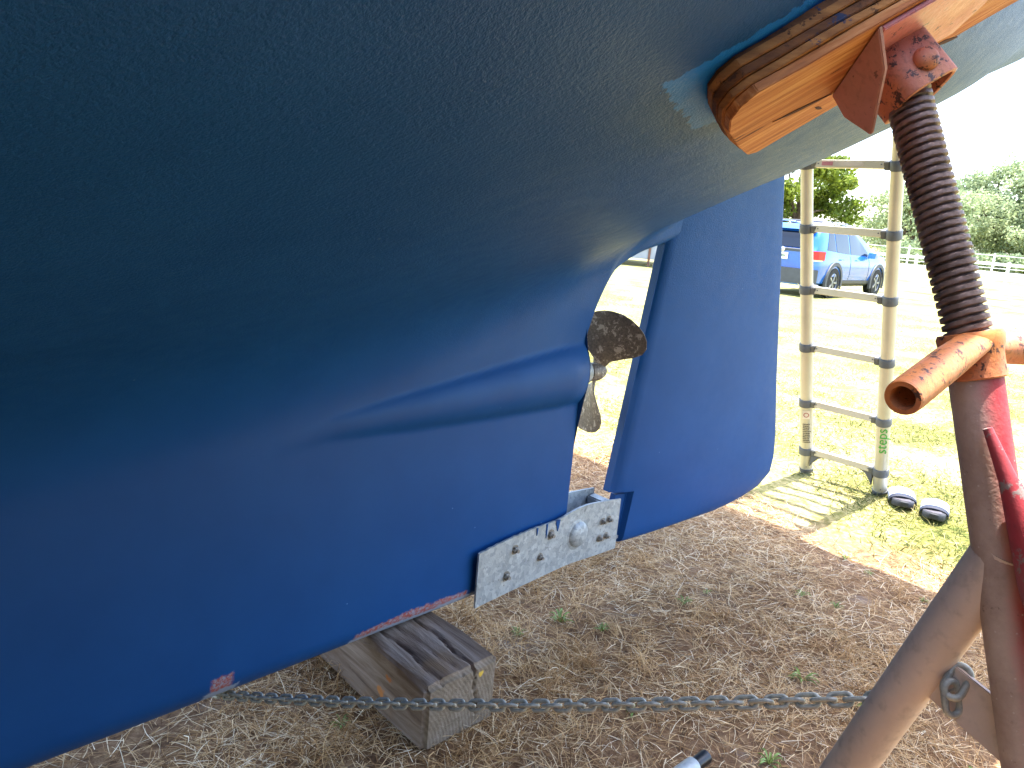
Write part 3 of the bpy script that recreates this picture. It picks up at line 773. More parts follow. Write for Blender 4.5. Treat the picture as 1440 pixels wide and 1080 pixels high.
# ------------------------------------------------------------------ chain from under the keel to the stand
k = NT('chain_steel'); n1 = k.noise(60, detail=5, rough=.7); n2 = k.noise(12, detail=3)
c = k.ramp(n1, [(.3, lin('#7d807c')), (.6, lin('#abaea6')), (.8, lin('#c8cac2'))]); c = k.mix(k.math('MULTIPLY', k.sstep(n2, .55, .7), .5), c, lin('#7a6a58'))
chain_m = k.out(c, .5, .2, k.bump(n1, .3, .001))
PIT, WR = .0262, .0040
def link_mesh():
    m = MB(); path = []; a = PIT / 2 - .0035; r = .0095
    for q in range(9): t = -math.pi / 2 + math.pi * q / 8; path.append((a + math.cos(t) * r, math.sin(t) * r, 0))
    for q in range(9): t = math.pi / 2 + math.pi * q / 8; path.append((-a + math.cos(t) * r, math.sin(t) * r, 0))
    rg = []; n = len(path)
    for q in range(n):
        p = Vector(path[q]); t = (Vector(path[(q + 1) % n]) - Vector(path[q - 1])).normalized(); nn = Vector((-t.y, t.x, 0))
        rg.append([p + (nn * math.cos(g_) + Vector((0, 0, 1)) * math.sin(g_)) * WR for g_ in [2 * math.pi * e / 8 for e in range(8)]])
    rg.append(rg[0]); m.rings(rg, False, False)
    o = m.build('chain_link', chain_m, None, 80); me = o.data; bpy.data.objects.remove(o); return me
link_me = link_mesh()
ch0 = Vector((-.702, 1.76, .185)); hole = bl2 + bdir * (brl * .40) + bup * .012 + Vector((-.0, .004, 0))
chain = empty('chain', ch0, 0, 'grey galvanised chain stretched from under the keel to the stand', 'chain')
behind = Vector((.622, 1.092, .782))
def chain_pts():
    a = BW(.30, -.42, .06); N_ = 200; P_ = [a + (ch0 - a) * q / 60 for q in range(60)]
    for q in range(N_ + 1):
        u = q / N_; p = ch0 + (behind - ch0) * u; p.z -= .022 * 4 * u * (1 - u); P_.append(p)
    for q in range(1, 31): P_.append(behind + (hole - behind) * q / 30)
    return P_
cp = chain_pts(); acc = 0; nextd = 0; cnt = 0
for q in range(1, len(cp)):
    sg = (cp[q] - cp[q - 1]); l = sg.length
    while acc + l >= nextd:
        p = cp[q - 1] + sg * ((nextd - acc) / l); t = sg.normalized()
        sd = t.cross(Vector((0, 0, 1))).normalized(); u3_ = sd.cross(t)
        roll = R(38) + (math.pi / 2 if cnt % 2 else 0) + R(random.uniform(-9, 9))
        a_ = sd * math.cos(roll) + u3_ * math.sin(roll); b_ = t.cross(a_)
        o = bpy.data.objects.new('link', link_me); COL.objects.link(o); o.parent = chain
        o.matrix_local = Matrix(((t.x, a_.x, b_.x, p.x - ch0.x), (t.y, a_.y, b_.y, p.y - ch0.y), (t.z, a_.z, b_.z, p.z - ch0.z), (0, 0, 0, 1)))
        nextd += PIT; cnt += 1
    acc += l
# last two links hooked over the brace, hanging in front of it
bfr = bdir.cross(bup).normalized()
if bfr.y > 0: bfr = -bfr
for p, t, roll in ((hole + bfr * .010 + Vector((0, 0, .006)), (bfr * .6 + Vector((0, 0, -.8))), 0.3), (hole + bfr * .017 + Vector((.002, 0, -.018)), (bdir * .35 + Vector((0, 0, -1))), 1.2)):
    t = t.normalized(); sd = t.cross(bfr).normalized() if abs(t.dot(bfr)) < .95 else t.cross(bup).normalized(); u3_ = sd.cross(t)
    a_ = sd * math.cos(roll) + u3_ * math.sin(roll); b_ = t.cross(a_)
    o = bpy.data.objects.new('link', link_me); COL.objects.link(o); o.parent = chain; q = p - ch0; f_ = 1.25
    o.matrix_local = Matrix(((t.x * f_, a_.x * f_, b_.x * f_, q.x), (t.y * f_, a_.y * f_, b_.y * f_, q.y), (t.z * f_, a_.z * f_, b_.z * f_, q.z), (0, 0, 0, 1)))

# ------------------------------------------------------------------ telescopic ladder behind the stern
alu = plain('white_aluminium', '#b8b2a0', .38, .25, var=.04); grey_pl = plain('grey_plastic', '#54575a', .5, var=.1)
ll = empty('telescopic_ladder', BW(4.41, 0, 0), BANG, 'white telescopic ladder with grey collars leaning on the stern', 'ladder')
lean = R(20.5); lx, lz = -math.sin(lean), math.cos(lean)
RZ = [.152, .49, .856, 1.209, 1.556, 1.894, 2.23, 2.55]
HL = [z / lz for z in RZ]; top_l = 2.85 / lz
def lp(h, y, o=0): return Vector((lx * h + o * lz, y, lz * h - o * lx))
wid = .238
ladu = Vector((lx, 0, lz)); ladn = Vector((lz, 0, -lx))
for sy in (1, -1):
    prev = .012
    for q, h in enumerate(HL + [top_l]):
        r = .041 - .0016 * q
        sg_ = MB().tube([lp(prev, sy * wid), lp(h, sy * wid)], r, 28).build('rail_section', alu, ll, 40)
        if q == 0: MB().lathe([(r + .001, -.02), (r + .004, -.018), (r + .004, .008), (r + .001, .01)], lp(.018, sy * wid), ladu, 28).build('rubber_foot', grey_pl, sg_, 40)
        if q == 0: MB().lathe([(.004, 0), (.003, .003)], lp(.055, sy * wid) - ladn * r + Vector((0, -.02 , 0)), -ladn, 10).build('screw_head', grey_pl, sg_, 40)
        if q < len(HL):
            cl = MB().lathe([(r + .0015, -.026), (r + .006, -.023), (r + .006, .022), (r + .003, .026), (r - .006, .027)], lp(h, sy * wid), ladu, 28).build('collar', grey_pl, ll, 40)
            mm = MB(); yy = sy * (wid - r - .012)
            mm.box(lp(h, yy), (.05, .03, .045), Matrix.Rotation(-lean, 3, 'Y')); mm.build('rung_socket', grey_pl, cl, 30, .004)
        prev = h
for q, h in enumerate(HL):
    mm = MB(); hh = .018
    sec_ = [(-.020, -hh), (-.017, -hh - .003), (.017, -hh - .003), (.020, -hh), (.020, hh), (.017, hh + .002), (-.017, hh + .002), (-.020, hh)]
    # tread is held level while the rails lean
    rg = [[lp(h, y) + Vector((a, 0, b)) for a, b in sec_] for y in (-wid + .05, wid - .05)]
    rung = mm.rings(rg).build('rung', alu, ll, 30)
    for y in (-.165, .165):
        MB().lathe([(.0045, 0), (.0035, .002)], lp(h, y) + Vector((-.020, 0, 0)), (-1, 0, 0), 10).build('rivet', grey_pl, rung, 40)
    if q == 5:
        redp = plain('red_print', '#b5727a', .5); gpr = plain('grey_print', '#c3b9ab', .5)
        MB().box(lp(h, .115) + Vector((-.0212, 0, 0)), (.0014, .06, .02)).build('red_label', redp, rung, 0)
        MB().box(lp(h, .0) + Vector((-.0212, 0, 0)), (.0014, .15, .02)).build('pale_label', gpr, rung, 0)
# plastic knees under the lowest rung
for sy in (1, -1):
    y0 = sy * (wid - .04)
    mm = MB(); o_ = lp(HL[0], y0) + Vector((-.0, 0, -.02))
    mm.prism([(0, 0), (-sy * .09, 0), (-sy * .045, -.018), (-sy * .012, -.06), (0, -.085)], -.012, .012, o_, (0, 1, 0), (0, 0, 1)); mm.build('knee_brace', grey_pl, ll, 30, .003)
# lettering on the lowest rails
def text(body, size, mat, name, parent, loc, ex, ey):
    cu = bpy.data.curves.new(name, 'FONT'); cu.body = body; cu.size = size; cu.align_x = 'CENTER'; cu.align_y = 'CENTER'; cu.extrude = .0004
    t = bpy.data.objects.new('tmp', cu); COL.objects.link(t); bpy.context.view_layer.update()
    me = bpy.data.meshes.new_from_object(t.evaluated_get(bpy.context.evaluated_depsgraph_get())); bpy.data.objects.remove(t)
    me.materials.append(mat); o = bpy.data.objects.new(name, me); COL.objects.link(o); o.parent = parent
    ex = Vector(ex).normalized(); ey = Vector(ey).normalized(); ez = ex.cross(ey)
    o.matrix_local = Matrix(((ex.x, ey.x, ez.x, loc[0]), (ex.y, ey.y, ez.y, loc[1]), (ex.z, ey.z, ez.z, loc[2]), (0, 0, 0, 1)))
    return o
gpt = plain('green_print', '#3f9b3a', .5); kpt = plain('dark_print', '#4a4642', .6)
hm = (HL[0] + HL[1]) / 2
# outward direction of the printed face (towards the boat's port quarter, seen from under the hull)
r1 = .041 - .0016
fd = (-ladn * .93 + Vector((0, -.30, 0))).normalized(); fy = fd.cross(ladu).normalized()
text('steps', .085, gpt, 'lettering', ll, lp(hm + .06, -wid) + fd * (r1 + .0015), ladu, fd.cross(ladu))
fd2 = (-ladn * .9 + Vector((0, -.42, 0))).normalized()
for q in range(11):
    m_ = MB(); x_ = -.021; ex_ = ladu.cross(fd2).normalized(); c_ = lp(HL[1] - .145 - q * .0135, wid) + fd2 * (r1 - .0035)
    while x_ < .019:
        l_ = random.uniform(.004, .010); m_.prism([(x_, -.0025), (x_ + l_, -.0025), (x_ + l_, .0025), (x_, .0025)], 0, .0075 - abs(x_ + l_ / 2) * .22, c_, ex_, ladu); x_ += l_ + .002
    m_.build('print_line', kpt, ll, 0)
MB().prism([(-.022, -.03), (.022, -.03), (.022, .03), (-.022, .03)], 0, .0008, lp(HL[1] - .075, wid) + fd2 * (r1 + .0006), ladu.cross(fd2), ladu).build('warning_label', plain('label_paper', '#d9cfc4', .6), ll, 0)
MB().lathe([(.012, 0), (.012, .001), (.017, .001), (.017, 0)], lp(HL[1] - .075, wid) + fd2 * (r1 + .0014), fd2, 20, False, False).build('warning_ring', plain('label_red', '#a35a52', .6), ll, 0)

# ------------------------------------------------------------------ slide sandals on the grass
sole_m = plain('sandal_sole', '#303238', .7, bump=.2, var=.1, vscale=30); foot_m = plain('sandal_footbed', '#423f46', .7, bump=.2); strap_m = plain('sandal_strap', '#171d30', .7, bump=.3, var=.2, vscale=40); strap_w = plain('sandal_strap_edge', '#9aa2b4', .6)
def sandal(x, y, rz, label):
    e = empty('sandal', (x, y, .004), rz, label, 'sandal', 'pair of slide sandals on the grass')
    # local +y points to the toe
    outl = []
    for q in range(40):
        a = 2 * math.pi * q / 40; yy = .135 * math.sin(a)
        wv = interp([(-.135, .030), (-.08, .036), (0, .038), (.07, .048), (.135, .046)], yy)
        outl.append((wv * math.copysign(abs(math.cos(a)) ** .75, math.cos(a)), yy))
    lift = lambda yy: .012 * max(0, (yy - .06) / .075) ** 2 + .004 * max(0, (-yy - .06) / .075)
    sc = [(.97, 0), (1, .006), (1, .024), (.97, .028)]
    MB().rings([[(px * s_, py * s_, h + lift(py)) for px, py in outl] for s_, h in sc]).build('sole', sole_m, e, 40)
    MB().rings([[(px * s_, py * s_, h + lift(py)) for px, py in outl] for s_, h in ((.94, .028), (.92, .031), (.85, .029))]).build('footbed', foot_m, e, 40)
    def arc(y0, y1, mat, name, lift_=0):
        rg = []
        for q in range(17):
            a = math.pi * q / 16; xx = -.052 * math.cos(a); zz = .012 + (.036 + lift_) * math.sin(a) ** .7
            rg.append([(xx, y0, zz), (xx, (y0 + y1) / 2, zz + .004), (xx, y1, zz - .002), (xx * .94, y1, zz - .006), (xx * .94, y0, zz - .004)])
        return MB().rings(rg).build(name, mat, e, 60)
    arc(-.055, .044, strap_w, 'strap', .004); arc(.043, .072, strap_m, 'strap_band', -.002)
    e.scale = (1.45, 1.3, 1.3); return e
sandal(2.405, 4.335, R(158), 'grey and navy slide sandal beside the ladder foot')
sandal(2.515, 4.165, R(150), 'grey and navy slide sandal farther from the ladder foot')

# ------------------------------------------------------------------ discarded cartridge in the straw
ct = empty('sealant_tube', (.602, 1.842, .028), 0, 'black capped grey sealant tube lying in the dry straw', 'tube')
dirv = Vector((.074, .059, .012)).normalized()
MB().lathe([(.02, -.16), (.026, -.155), (.026, -.01), (.0245, .004), (.020, .008)], (0, 0, 0), dirv, 28).build('body', plain('tube_grey', '#aeb6b8', .35, .1, var=.2, vscale=20), ct)
MB().lathe([(.0195, .004), (.0205, .052), (.0195, .058), (.0165, .058), (.016, .04)], (0, 0, 0), dirv, 28, True, True).build('cap', plain('tube_black', '#15171a', .3), ct)

# ------------------------------------------------------------------ blue SUV parked on the grass
k = NT('metallic_blue'); n1 = k.noise(2.0, detail=3); car_b = k.out(k.ramp(n1, [(.3, lin('#0f4fa0')), (.7, lin('#1560b8'))]), .22, .15, None, .6); k.b.inputs['Coat Weight'].default_value = .8
glass_m = plain('car_glass', '#0d1420', .06, 0, var=.02); trim_m = plain('car_cladding', '#3c4046', .6, var=.1); tyre_m = plain('tyre', '#17181a', .85); rim_m = plain('alloy', '#8d9299', .35, .7)
lampr = plain('tail_lens', '#b3202a', .15); chrome = plain('chrome', '#d8dbe0', .12, .9); plate_w = plain('plate_white', '#e8e8e2', .5); gap_m = plain('panel_gap', '#0a0c10', .7)
FWA = R(46); car = empty('suv', (0, 0, 0), 0, 'shiny blue SUV parked on the grass beyond the ladder', 'car')
CRT = Vector((math.cos(FWA), -math.sin(FWA), 0)); CFW = Vector((math.sin(FWA), math.cos(FWA), 0))
car.location = Vector((7.50, 19.5, 0)) - CRT * 1.0; car.scale = (1.06, 1.1, 1.12)
car.rotation_euler = (0, 0, math.atan2(CFW.y, CFW.x))
# body: stations along x (0 = rear bumper face); y to the left
def roofz(x): return interp([(.0, 1.02), (.10, 1.12), (.30, 1.50), (.48, 1.60), (.9, 1.645), (1.7, 1.655), (2.3, 1.61), (2.75, 1.46), (3.2, 1.20), (3.45, 1.075), (3.9, 1.03), (4.35, .93), (4.55, .74), (4.62, .6)], x)
def belt(x): return interp([(.0, .98), (.5, 1.04), (1.2, 1.01), (2.2, .97), (3.2, .955), (3.9, .93), (4.35, .86), (4.55, .70), (4.62, .55)], x)
def halfw(x): return interp([(0, .80), (.12, .87), (.5, .905), (1.2, .91), (3.2, .91), (3.9, .90), (4.3, .84), (4.5, .72), (4.62, .55)], x)
rg = []
xsn = [0, .03, .08, .14, .2, .3, .4, .5] + [.6 + .12 * q for q in range(33)] + [4.5, 4.56, 4.6, 4.62]
def sect(x):
    hw = halfw(x); bz = belt(x); rz = max(roofz(x), bz + .02); top = min(1, max(0, (rz - bz) / .6))
    rw = hw - .045 - .20 * top
    return [(0, .26), (hw * .82, .26), (hw * .95, .34), (hw, .55), (hw * 1.0, .72), (hw * .985, .86), (hw * .955, bz - .02), (hw * .945, bz),
            (hw - .045 - (hw - .045 - rw) * .33, bz + (rz - bz) * .34), (hw - .045 - (hw - .045 - rw) * .66, bz + (rz - bz) * .68), (rw, bz + (rz - bz) * .92), (rw - .09 * top - .03, rz - .012), (rw * .55, rz + .012 * top), (0, rz + .02 * top)]
for x in xsn:
    p = sect(x); rg.append([(x, y, z) for y, z in p] + [(x, -y, z) for y, z in p[-2:0:-1]])
MB().rings(rg).build('body', car_b, car, 40)
def side_y(x, z, off=.006):
    p = sect(x)
    for a, b in zip(p[1:], p[2:]):
        if a[1] <= z <= b[1]: return a[0] + (b[0] - a[0]) * ((z - a[1]) / max(1e-6, b[1] - a[1])) + off
    return p[3][0] + off
def side_panel(poly, name, mat, sgn, parent, off=.008, sub=8):
    # polygon in (x, z) laid over the flank, fan from the centre with subdivisions
    pts = []
    for (x0, z0), (x1, z1) in zip(poly, poly[1:] + poly[:1]):
        for q in range(sub): pts.append((x0 + (x1 - x0) * q / sub, z0 + (z1 - z0) * q / sub))
    cx = sum(p[0] for p in pts) / len(pts); cz = sum(p[1] for p in pts) / len(pts); rg = []
    for f in (1, .98, .75, .5, .25, .02):
        o = off if f < .99 else off - .012
        rg.append([(cx + (x - cx) * f, sgn * side_y(cx + (x - cx) * f, cz + (z - cz) * f, o), cz + (z - cz) * f) for x, z in pts])
    return MB().rings(rg, False, True).build(name, mat, parent, 30)
for sg in (-1, 1):
    side_panel([(.50, 1.10), (.98, 1.07), (.96, 1.50), (.72, 1.50)], 'quarter_window', glass_m, sg, car)
    side_panel([(1.02, 1.065), (1.78, 1.03), (1.76, 1.535), (1.0, 1.515)], 'rear_door_window', glass_m, sg, car)
    side_panel([(1.83, 1.03), (2.98, 1.01), (2.88, 1.12), (2.35, 1.475), (2.15, 1.53), (1.81, 1.535)], 'front_door_window', glass_m, sg, car)
    side_panel([(.85, .28), (3.3, .28), (3.3, .42), (.85, .42)], 'sill_cladding', trim_m, sg, car, .014)
    for x0 in (1.80, 2.95): side_panel([(x0, .43), (x0 + .012, .43), (x0 + .012, .99), (x0, .99)], 'door_gap', gap_m, sg, car, .004)
    for x0 in (1.15, 2.1):
        yy = side_y(x0, .90, .012); MB().tube([(x0, sg * (yy - .02), .90), (x0 + .02, sg * (yy + .012), .90), (x0 + .18, sg * (yy + .012), .905), (x0 + .2, sg * (yy - .02), .905)], .014, 8).build('door_handle', car_b, car)
    mr = MB().rings([[(2.90 + a * .09 + c * .02, sg * (.86 + c * .20), 1.03 + .075 * b) for a, b in ((-1, -.8), (1, -.8), (.9, .9), (-.6, 1))] for c in (.1, .25, 1)]).build('mirror', car_b, car, 30, .01)
    for cx in (.93, 3.60):
        # wheel well and cladding arch
        MB().lathe([(.40, -.02), (.40, .04)], (cx, sg * (.86), .37), (0, sg, 0), 36).build('wheel_well', gap_m, car)
        arch = []
        for q in range(25):
            a = R(-20) + R(220) * q / 24
            arch.append([(cx + math.cos(a) * r_, sg * (side_y(cx, .7, 0) + o_), .37 + math.sin(a) * r_) for r_, o_ in ((.385, .0), (.385, .03), (.47, .026), (.475, -.03))])
        MB().rings(arch).build('arch_cladding', trim_m, car, 50)
        wh = MB().lathe([(.20, -.10), (.33, -.11), (.355, -.08), (.358, .0), (.355, .08), (.335, .105), (.235, .11), (.23, .06)], (cx, sg * .82, .358), (0, sg, 0), 40).build('wheel', tyre_m, car, 40)
        rim = MB(); rim.lathe([(.235, .085), (.225, .098), (.215, .06), (.05, .05), (.045, .085), (.005, .09)], (cx, sg * .82, .358), (0, sg, 0), 40, False, False)
        for q in range(5):
            a = 2 * math.pi * q / 5; ca, sa_ = math.cos(a), math.sin(a)
            rim.rings([[(cx + ca * r_ - sa_ * w2, sg * (.82 + h2), .358 + sa_ * r_ + ca * w2) for w2, h2 in ((-wd, .06), (wd, .06), (wd * .7, .098), (-wd * .7, .098))] for r_, wd in ((.04, .022), (.222, .034))])
        rim.build('rim', rim_m, wh, 40)
    # tail lamp wraps round the corner
    tl = MB().rings([[(x, sg * y, z) for x, y, z in ((-.004, .60, zz), (-.012, .80, zz), (.05, .862, zz), (.30, .905, zz), (.28, .86, zz), (.04, .80, zz))] for zz in (.86, .90, 1.02, 1.06)]).build('tail_lamp', lampr, car, 30, .004)
    MB().rings([[(x, sg * y, z) for x, y, z in ((-.008, .60, zz), (-.016, .80, zz), (.05, .868, zz), (.2, .896, zz), (.04, .80, zz))] for zz in (.835, .865)]).build('lamp_strip', chrome, tl, 30)
    MB().tube([(.45, sg * .62, 1.66), (.50, sg * .64, 1.72), (1.3, sg * .65, 1.735), (2.1, sg * .63, 1.70), (2.2, sg * .62, 1.645)], .019, 10).build('roof_rail', chrome, car)
    MB().box((.03, sg * .55, .56), (.02, .12, .05)).build('reflector', lampr, car, 30, .004)
for x0 in (.9, 1.75): MB().rings([[(x0 + a * .03, y, 1.745 + b * .013) for a, b in ((-1, 0), (0, -1), (1, 0), (0, 1))] for y in (-.68, .68)]).build('cross_bar', trim_m, car, 30)
# rear: window, spoiler, bumper, plate
def rear_pt(y, z, off=.0):
    lo = [(0.0, .26), (0, .98), (.10, 1.12), (.30, 1.50), (.48, 1.60)]
    x = interp([(b, a) for a, b in lo], z); return (x - off, y, z)
rg = []
for f in (1, .97, .6, .1):
    pts = [(-.60, 1.11), (.60, 1.11), (.64, 1.14), (.55, 1.45), (.50, 1.48), (-.50, 1.48), (-.55, 1.45), (-.64, 1.14)]
    rg.append([rear_pt(y * f, 1.30 + (z - 1.30) * f, .035 if f < 1 else .0) for y, z in pts])
MB().rings(rg, False, True).build('rear_window', glass_m, car, 30)
MB().rings([[(x, y, z) for x, z in ((.20, 1.555), (.17, 1.53), (.45, 1.60), (.5, 1.655))] for y in (-.60, -.3, 0, .3, .60)]).build('spoiler', car_b, car, 40)
MB().rings([[(-.05 + .02 * (z < .5), -.80, z), (-.06, -.7, z), (-.075, 0, z), (-.06, .7, z), (-.05, .80, z), (.1, .89, z), (.1, -.89, z)] for z in (.30, .36, .50, .60, .64)]).build('rear_bumper', trim_m, car, 40, .01)
MB().rings([[(-.012, y, z) for y, z in ((-.62, 1.02), (.62, 1.02), (.62, 1.09), (-.62, 1.09))], [(-.03, y * .99, z) for y, z in ((-.62, 1.03), (.62, 1.03), (.62, 1.075), (-.62, 1.075))]]).build('tailgate_garnish', trim_m, car, 30)
pl = MB().box((-.022, .02, .90), (.012, .31, .155)).build('licence_plate', plate_w, car, 30, .004)
MB().box((-.0285, .02, .90), (.002, .20, .06)).build('plate_number', plain('plate_smudge', '#8f9a8c', .6, var=.4, vscale=30), pl, 0)
MB().lathe([(.05, 0), (.06, .008), (.03, .012)], (-.026, .02, 1.045), (-1, 0, 0), 20).build('badge', chrome, car)
MB().lathe([(.045, 0), (.045, .16), (.036, .16), (.034, .05)], (.10, -.55, .31), (-1, 0, 0), 20, True, True).build('exhaust_tip', chrome, car)

# ------------------------------------------------------------------ trees
bark = plain('bark', '#5a4c40', .9, bump=.6, bscale=30, var=.25, vscale=6)
def leaf_mat(name, a, b, c_):
    k = NT(name); at = k.n('ShaderNodeAttribute', attribute_name='rnd'); c = k.ramp(at.outputs['Fac'], [(0, lin(a)), (.5, lin(b)), (1, lin(c_))])
    k.out(c, .6, 0, None, .3); tr = k.n('ShaderNodeBsdfTranslucent'); k.l(c, tr.inputs[0]); mx = k.n('ShaderNodeMixShader'); mx.inputs[0].default_value = .4
    k.l(k.b.outputs[0], mx.inputs[1]); k.l(tr.outputs[0], mx.inputs[2]); k.l(mx.outputs[0], k.t.nodes['Material Output'].inputs[0]); return k.m
oak_m = leaf_mat('oak_leaves', '#6f7e58', '#8d9a72', '#abb68e'); lime_m = leaf_mat('yellow_green_leaves', '#465618', '#627324', '#84903a'); dkoak_m = leaf_mat('dark_leaves', '#5e6e4e', '#7b8a66', '#98a582')  # oak and dark leaf greens paled to stand in for distance haze
def tree(name, x, y, h, wd, mat, label, seed, leaf=.16, nclump=46, per=170, low=.22):
    r = np.random.RandomState(seed); e = empty(name, (x, y, -.05), 0, label, 'tree', 'trees beyond the fence')
    tr = MB(); th = h * .42
    bend = (r.rand(2) - .5) * .08 * h
    tr.tube([(bend[0] * q * q, bend[1] * q * q, th * q) for q in np.linspace(0, 1, 7)], [h * .032 * (1.25 - .6 * q) for q in np.linspace(0, 1, 7)], 10)
    cl = []
    for q in range(nclump):
        a = r.rand() * 2 * np.pi; u = r.rand() ** .6; zc = h * (low + (1 - low) * r.rand() ** .85)
        prof = math.sin(math.pi * min(1, max(.06, (zc / h - low + .10) / (1.10 - low)))) ** .6
        rad = wd * .5 * prof * u
        c = np.array([rad * math.cos(a), rad * math.sin(a), zc - .06 * h * u]); cl.append((c, wd * (.085 + .075 * r.rand())))
        if q % 3 == 0:
            p0 = np.array([bend[0], bend[1], th]) * (.55 + .45 * r.rand()); p1 = c; mid = (p0 + p1) / 2 + np.array([0, 0, .05 * h])
            tr.tube([tuple(p0), tuple(mid), tuple(p1)], [h * .014, h * .009, h * .003], 6)
    tr.build('trunk', bark, e, 60)
    n = nclump * per; ci = np.repeat(np.arange(nclump), per); C0 = np.array([c for c, s in cl])[ci]; S0_ = np.array([s for c, s in cl])[ci]
    dv = r.randn(n, 3); dv /= np.linalg.norm(dv, axis=1)[:, None]; rr = r.rand(n) ** .45
    ctr = C0 + dv * (S0_ * rr)[:, None] * np.array([1.15, 1.15, .75])
    a = r.randn(n, 3); a /= np.linalg.norm(a, axis=1)[:, None]; b = np.cross(a, r.randn(n, 3)); b /= np.linalg.norm(b, axis=1)[:, None]
    s_ = (leaf * (.6 + .8 * r.rand(n)))[:, None]
    V = np.stack([ctr - a * s_, ctr - b * s_ * .5, ctr + a * s_, ctr + b * s_ * .5], 1).reshape(-1, 3)
    F = np.arange(n * 4).reshape(-1, 4); rn = np.clip(np.repeat(r.rand(nclump) * .5, per) + r.rand(n) * .5, 0, 1)
    np_mesh('crown', V, F, mat, np.repeat(rn, 4), e, False)
def pxd(px, dep):   # ground position seen at picture column px at a given distance
    return ((px - 720) / 1060 * dep * 1.0, dep)
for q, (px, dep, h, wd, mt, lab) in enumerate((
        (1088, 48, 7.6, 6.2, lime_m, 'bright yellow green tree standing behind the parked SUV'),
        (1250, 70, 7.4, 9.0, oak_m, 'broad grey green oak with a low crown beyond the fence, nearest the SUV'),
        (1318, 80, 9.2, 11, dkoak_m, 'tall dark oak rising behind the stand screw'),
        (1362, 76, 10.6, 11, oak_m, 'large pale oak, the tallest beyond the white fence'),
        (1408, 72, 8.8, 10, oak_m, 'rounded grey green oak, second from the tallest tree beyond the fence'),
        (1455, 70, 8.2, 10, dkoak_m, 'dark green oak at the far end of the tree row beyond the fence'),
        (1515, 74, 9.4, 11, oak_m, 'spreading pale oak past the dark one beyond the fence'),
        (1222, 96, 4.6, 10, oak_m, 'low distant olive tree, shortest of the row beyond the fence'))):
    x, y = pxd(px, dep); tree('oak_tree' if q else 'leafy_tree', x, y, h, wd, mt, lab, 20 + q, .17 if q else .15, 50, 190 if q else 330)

# low hedge of shrubs under the oaks
def shrub(x, y, h, wd, mat, label, seed):
    r = np.random.RandomState(seed); e = empty('shrub', (x, y, -.02), 0, label, 'shrub', 'shrubs along the far fence'); m = MB()
    for q in range(5): m.tube([(0, 0, 0), tuple(np.array([(r.rand() - .5) * wd * .7, (r.rand() - .5) * wd * .7, h * .6]))], [.04, .015], 6)
    m.build('stems', bark, e)
    n = 1300; dv = r.randn(n, 3); dv /= np.linalg.norm(dv, axis=1)[:, None]; ctr = dv * (r.rand(n) ** .4)[:, None] * np.array([wd / 2, wd / 2, h * .48]) + np.array([0, 0, h * .5]); ctr[:, 2] += .12 * h * np.sin(ctr[:, 0] * 3 + seed)
    a = r.randn(n, 3); a /= np.linalg.norm(a, axis=1)[:, None]; b = np.cross(a, r.randn(n, 3)); b /= np.linalg.norm(b, axis=1)[:, None]; s_ = (.14 * (.6 + .8 * r.rand(n)))[:, None]
    np_mesh('foliage', np.stack([ctr - a * s_, ctr - b * s_ * .5, ctr + a * s_, ctr + b * s_ * .5], 1).reshape(-1, 3), np.arange(n * 4).reshape(-1, 4), mat, np.repeat(r.rand(n), 4), e, False)
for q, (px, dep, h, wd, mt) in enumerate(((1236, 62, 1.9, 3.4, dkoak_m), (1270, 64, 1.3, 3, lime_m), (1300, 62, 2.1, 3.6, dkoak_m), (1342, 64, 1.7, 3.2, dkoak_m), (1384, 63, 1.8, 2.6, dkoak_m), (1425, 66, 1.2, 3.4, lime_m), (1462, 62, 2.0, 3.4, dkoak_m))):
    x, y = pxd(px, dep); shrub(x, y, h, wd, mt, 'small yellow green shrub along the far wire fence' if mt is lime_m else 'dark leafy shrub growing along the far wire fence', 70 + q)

# ------------------------------------------------------------------ fences
fence_w = plain('white_vinyl', '#eeeeea', .5, var=.03)
def rail_fence(name, p0, p1, hts, rail, step, post, label):
    p0 = Vector(p0); p1 = Vector(p1); d_ = (p1 - p0); n = int(d_.length / step); u = d_.normalized(); a = math.atan2(u.y, u.x)
    e = empty(name, p0, a, label, 'fence'); hmx = max(hts) + .12
    pm = MB().rings([[(sx * post / 2, sy * post / 2, z) for sx, sy in ((-1, -1), (1, -1), (1, 1), (-1, 1))] for z in (-.05, hmx)] + [[(0.001 * sx, .001 * sy, hmx + .05) for sx, sy in ((-1, -1), (1, -1), (1, 1), (-1, 1))]])
    o = pm.build('post', fence_w, e, 30); me = o.data
    rm = MB().box((step / 2, 0, 0), (step - post, rail[0], rail[1])).build('rail', fence_w, e, 0); rme = rm.data; first = True
    for q in range(n + 1):
        if q: shared('post', me, e, (q * step, 0, 0))
        if q < n:
            for h in hts:
                if first: rm.location = (0, 0, h); first = False
                else: shared('rail', rme, e, (q * step, 0, h))
rail_fence('rail_fence', (8, 46, 0), (44, 40, 0), (.48, .98), (.04, .16), 2.4, .13, 'white two rail field fence running behind the SUV')
rail_fence('wire_fence', (14, 60, 0), (60, 54, 0), (.5, 1.42), (.03, .05), 3.0, .10, 'thin pale top rail fence in front of the oaks')

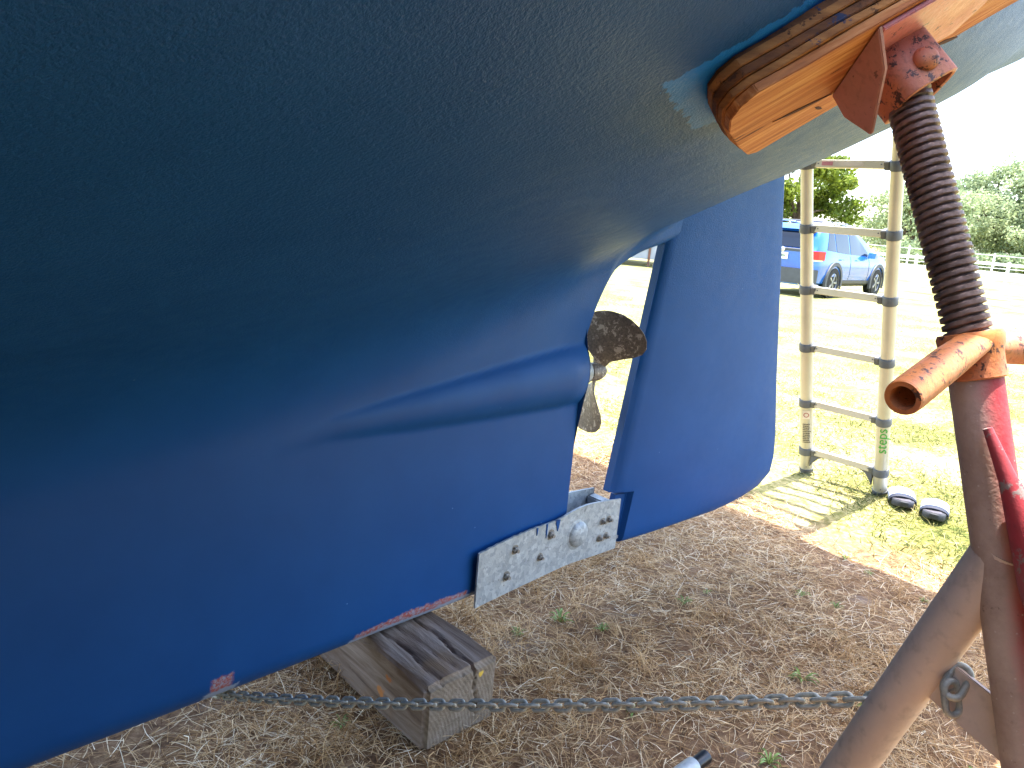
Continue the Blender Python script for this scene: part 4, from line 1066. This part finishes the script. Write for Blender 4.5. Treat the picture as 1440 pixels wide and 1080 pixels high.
# ------------------------------------------------------------------ white mobile home behind the rudder
mh = empty('mobile_home', (-3, 28.0, 0), R(-3), 'white mobile home with grey skirting panels and brown posts', 'building')
wall_m = plain('white_siding', '#e6e8ea', .6, var=.04); skirt_m = plain('grey_skirting', '#8d939c', .6, var=.12, vscale=3); brown = plain('brown_post', '#6a4a3c', .8, var=.2); roof_m = plain('grey_roof', '#a9adb0', .7)
for q in range(22): MB().box((4.5, .0, 1.02 + q * .115), (11, .05, .108)).build('siding_board', wall_m, mh, 0, .006)
MB().box((4.5, 2.1, 2.25), (10.98, 4.1, 2.6)).build('wall', wall_m, mh, 0)
MB().prism([(-.3, 3.52), (4.4, 3.52), (2.05, 4.3)], -1.2, 10.2, (0, 0, 0), (0, 1, 0), (0, 0, 1)).build('roof', roof_m, mh, 30)
for q in range(9):
    MB().box((-.4 + q * 1.22, .02, .56), (1.14, .03, .60)).build('skirting_panel', skirt_m, mh, 0, .004)
    MB().box((-1.01 + q * 1.22, -.01, .50), (.08, .07, .98)).build('skirting_post', brown, mh, 0, .004)
MB().box((4.5, .04, .94), (11, .04, .14)).build('sill_beam', plain('dark_sill', '#6c727c', .7), mh, 0, .004)
for x0 in (1.2, 7.4):
    f_ = MB().box((x0, -.035, 2.2), (1.0, .03, 1.1)).build('window', wall_m, mh, 0, .004); MB().box((x0, -.055, 2.2), (.88, .014, .98)).build('pane', glass_m, f_, 0)

# ------------------------------------------------------------------ weeds in the straw
for x, y, sc, lab in ((.262, 2.62, .05, 'small green weed sprouting beside the heel bracket'), (.10, 2.50, .03, 'tiny yellow green weed under the heel bracket'),
                      (1.72, 3.48, .045, 'bright green weed in the dry straw near the shadow edge'), (1.32, 2.98, .035, 'green weed alone in the middle of the straw'),
                      (1.10, 2.36, .05, 'leafy green weed below the stand leg'), (1.28, 2.20, .05, 'two toned green weed beside the stand leg'), (.86, 1.95, .05, 'green weed under the stretched chain'),
                      (1.45, 1.92, .055, 'broad leafed weed between the stand legs'), (1.36, 1.75, .05, 'pale weed below the cross brace'), (-.42, 1.95, .03, 'green weed in the shade behind the timber block')):
    weed(x, y, sc, lab)
for q in range(16):
    s_ = random.uniform(.3, 3.2); t_ = random.uniform(.15, 1.25) if q % 3 else random.uniform(-1.2, -.2); p_ = BW(s_, t_, 0)
    weed(p_.x, p_.y, random.uniform(.018, .034), 'tiny green sprout poking up through the straw')
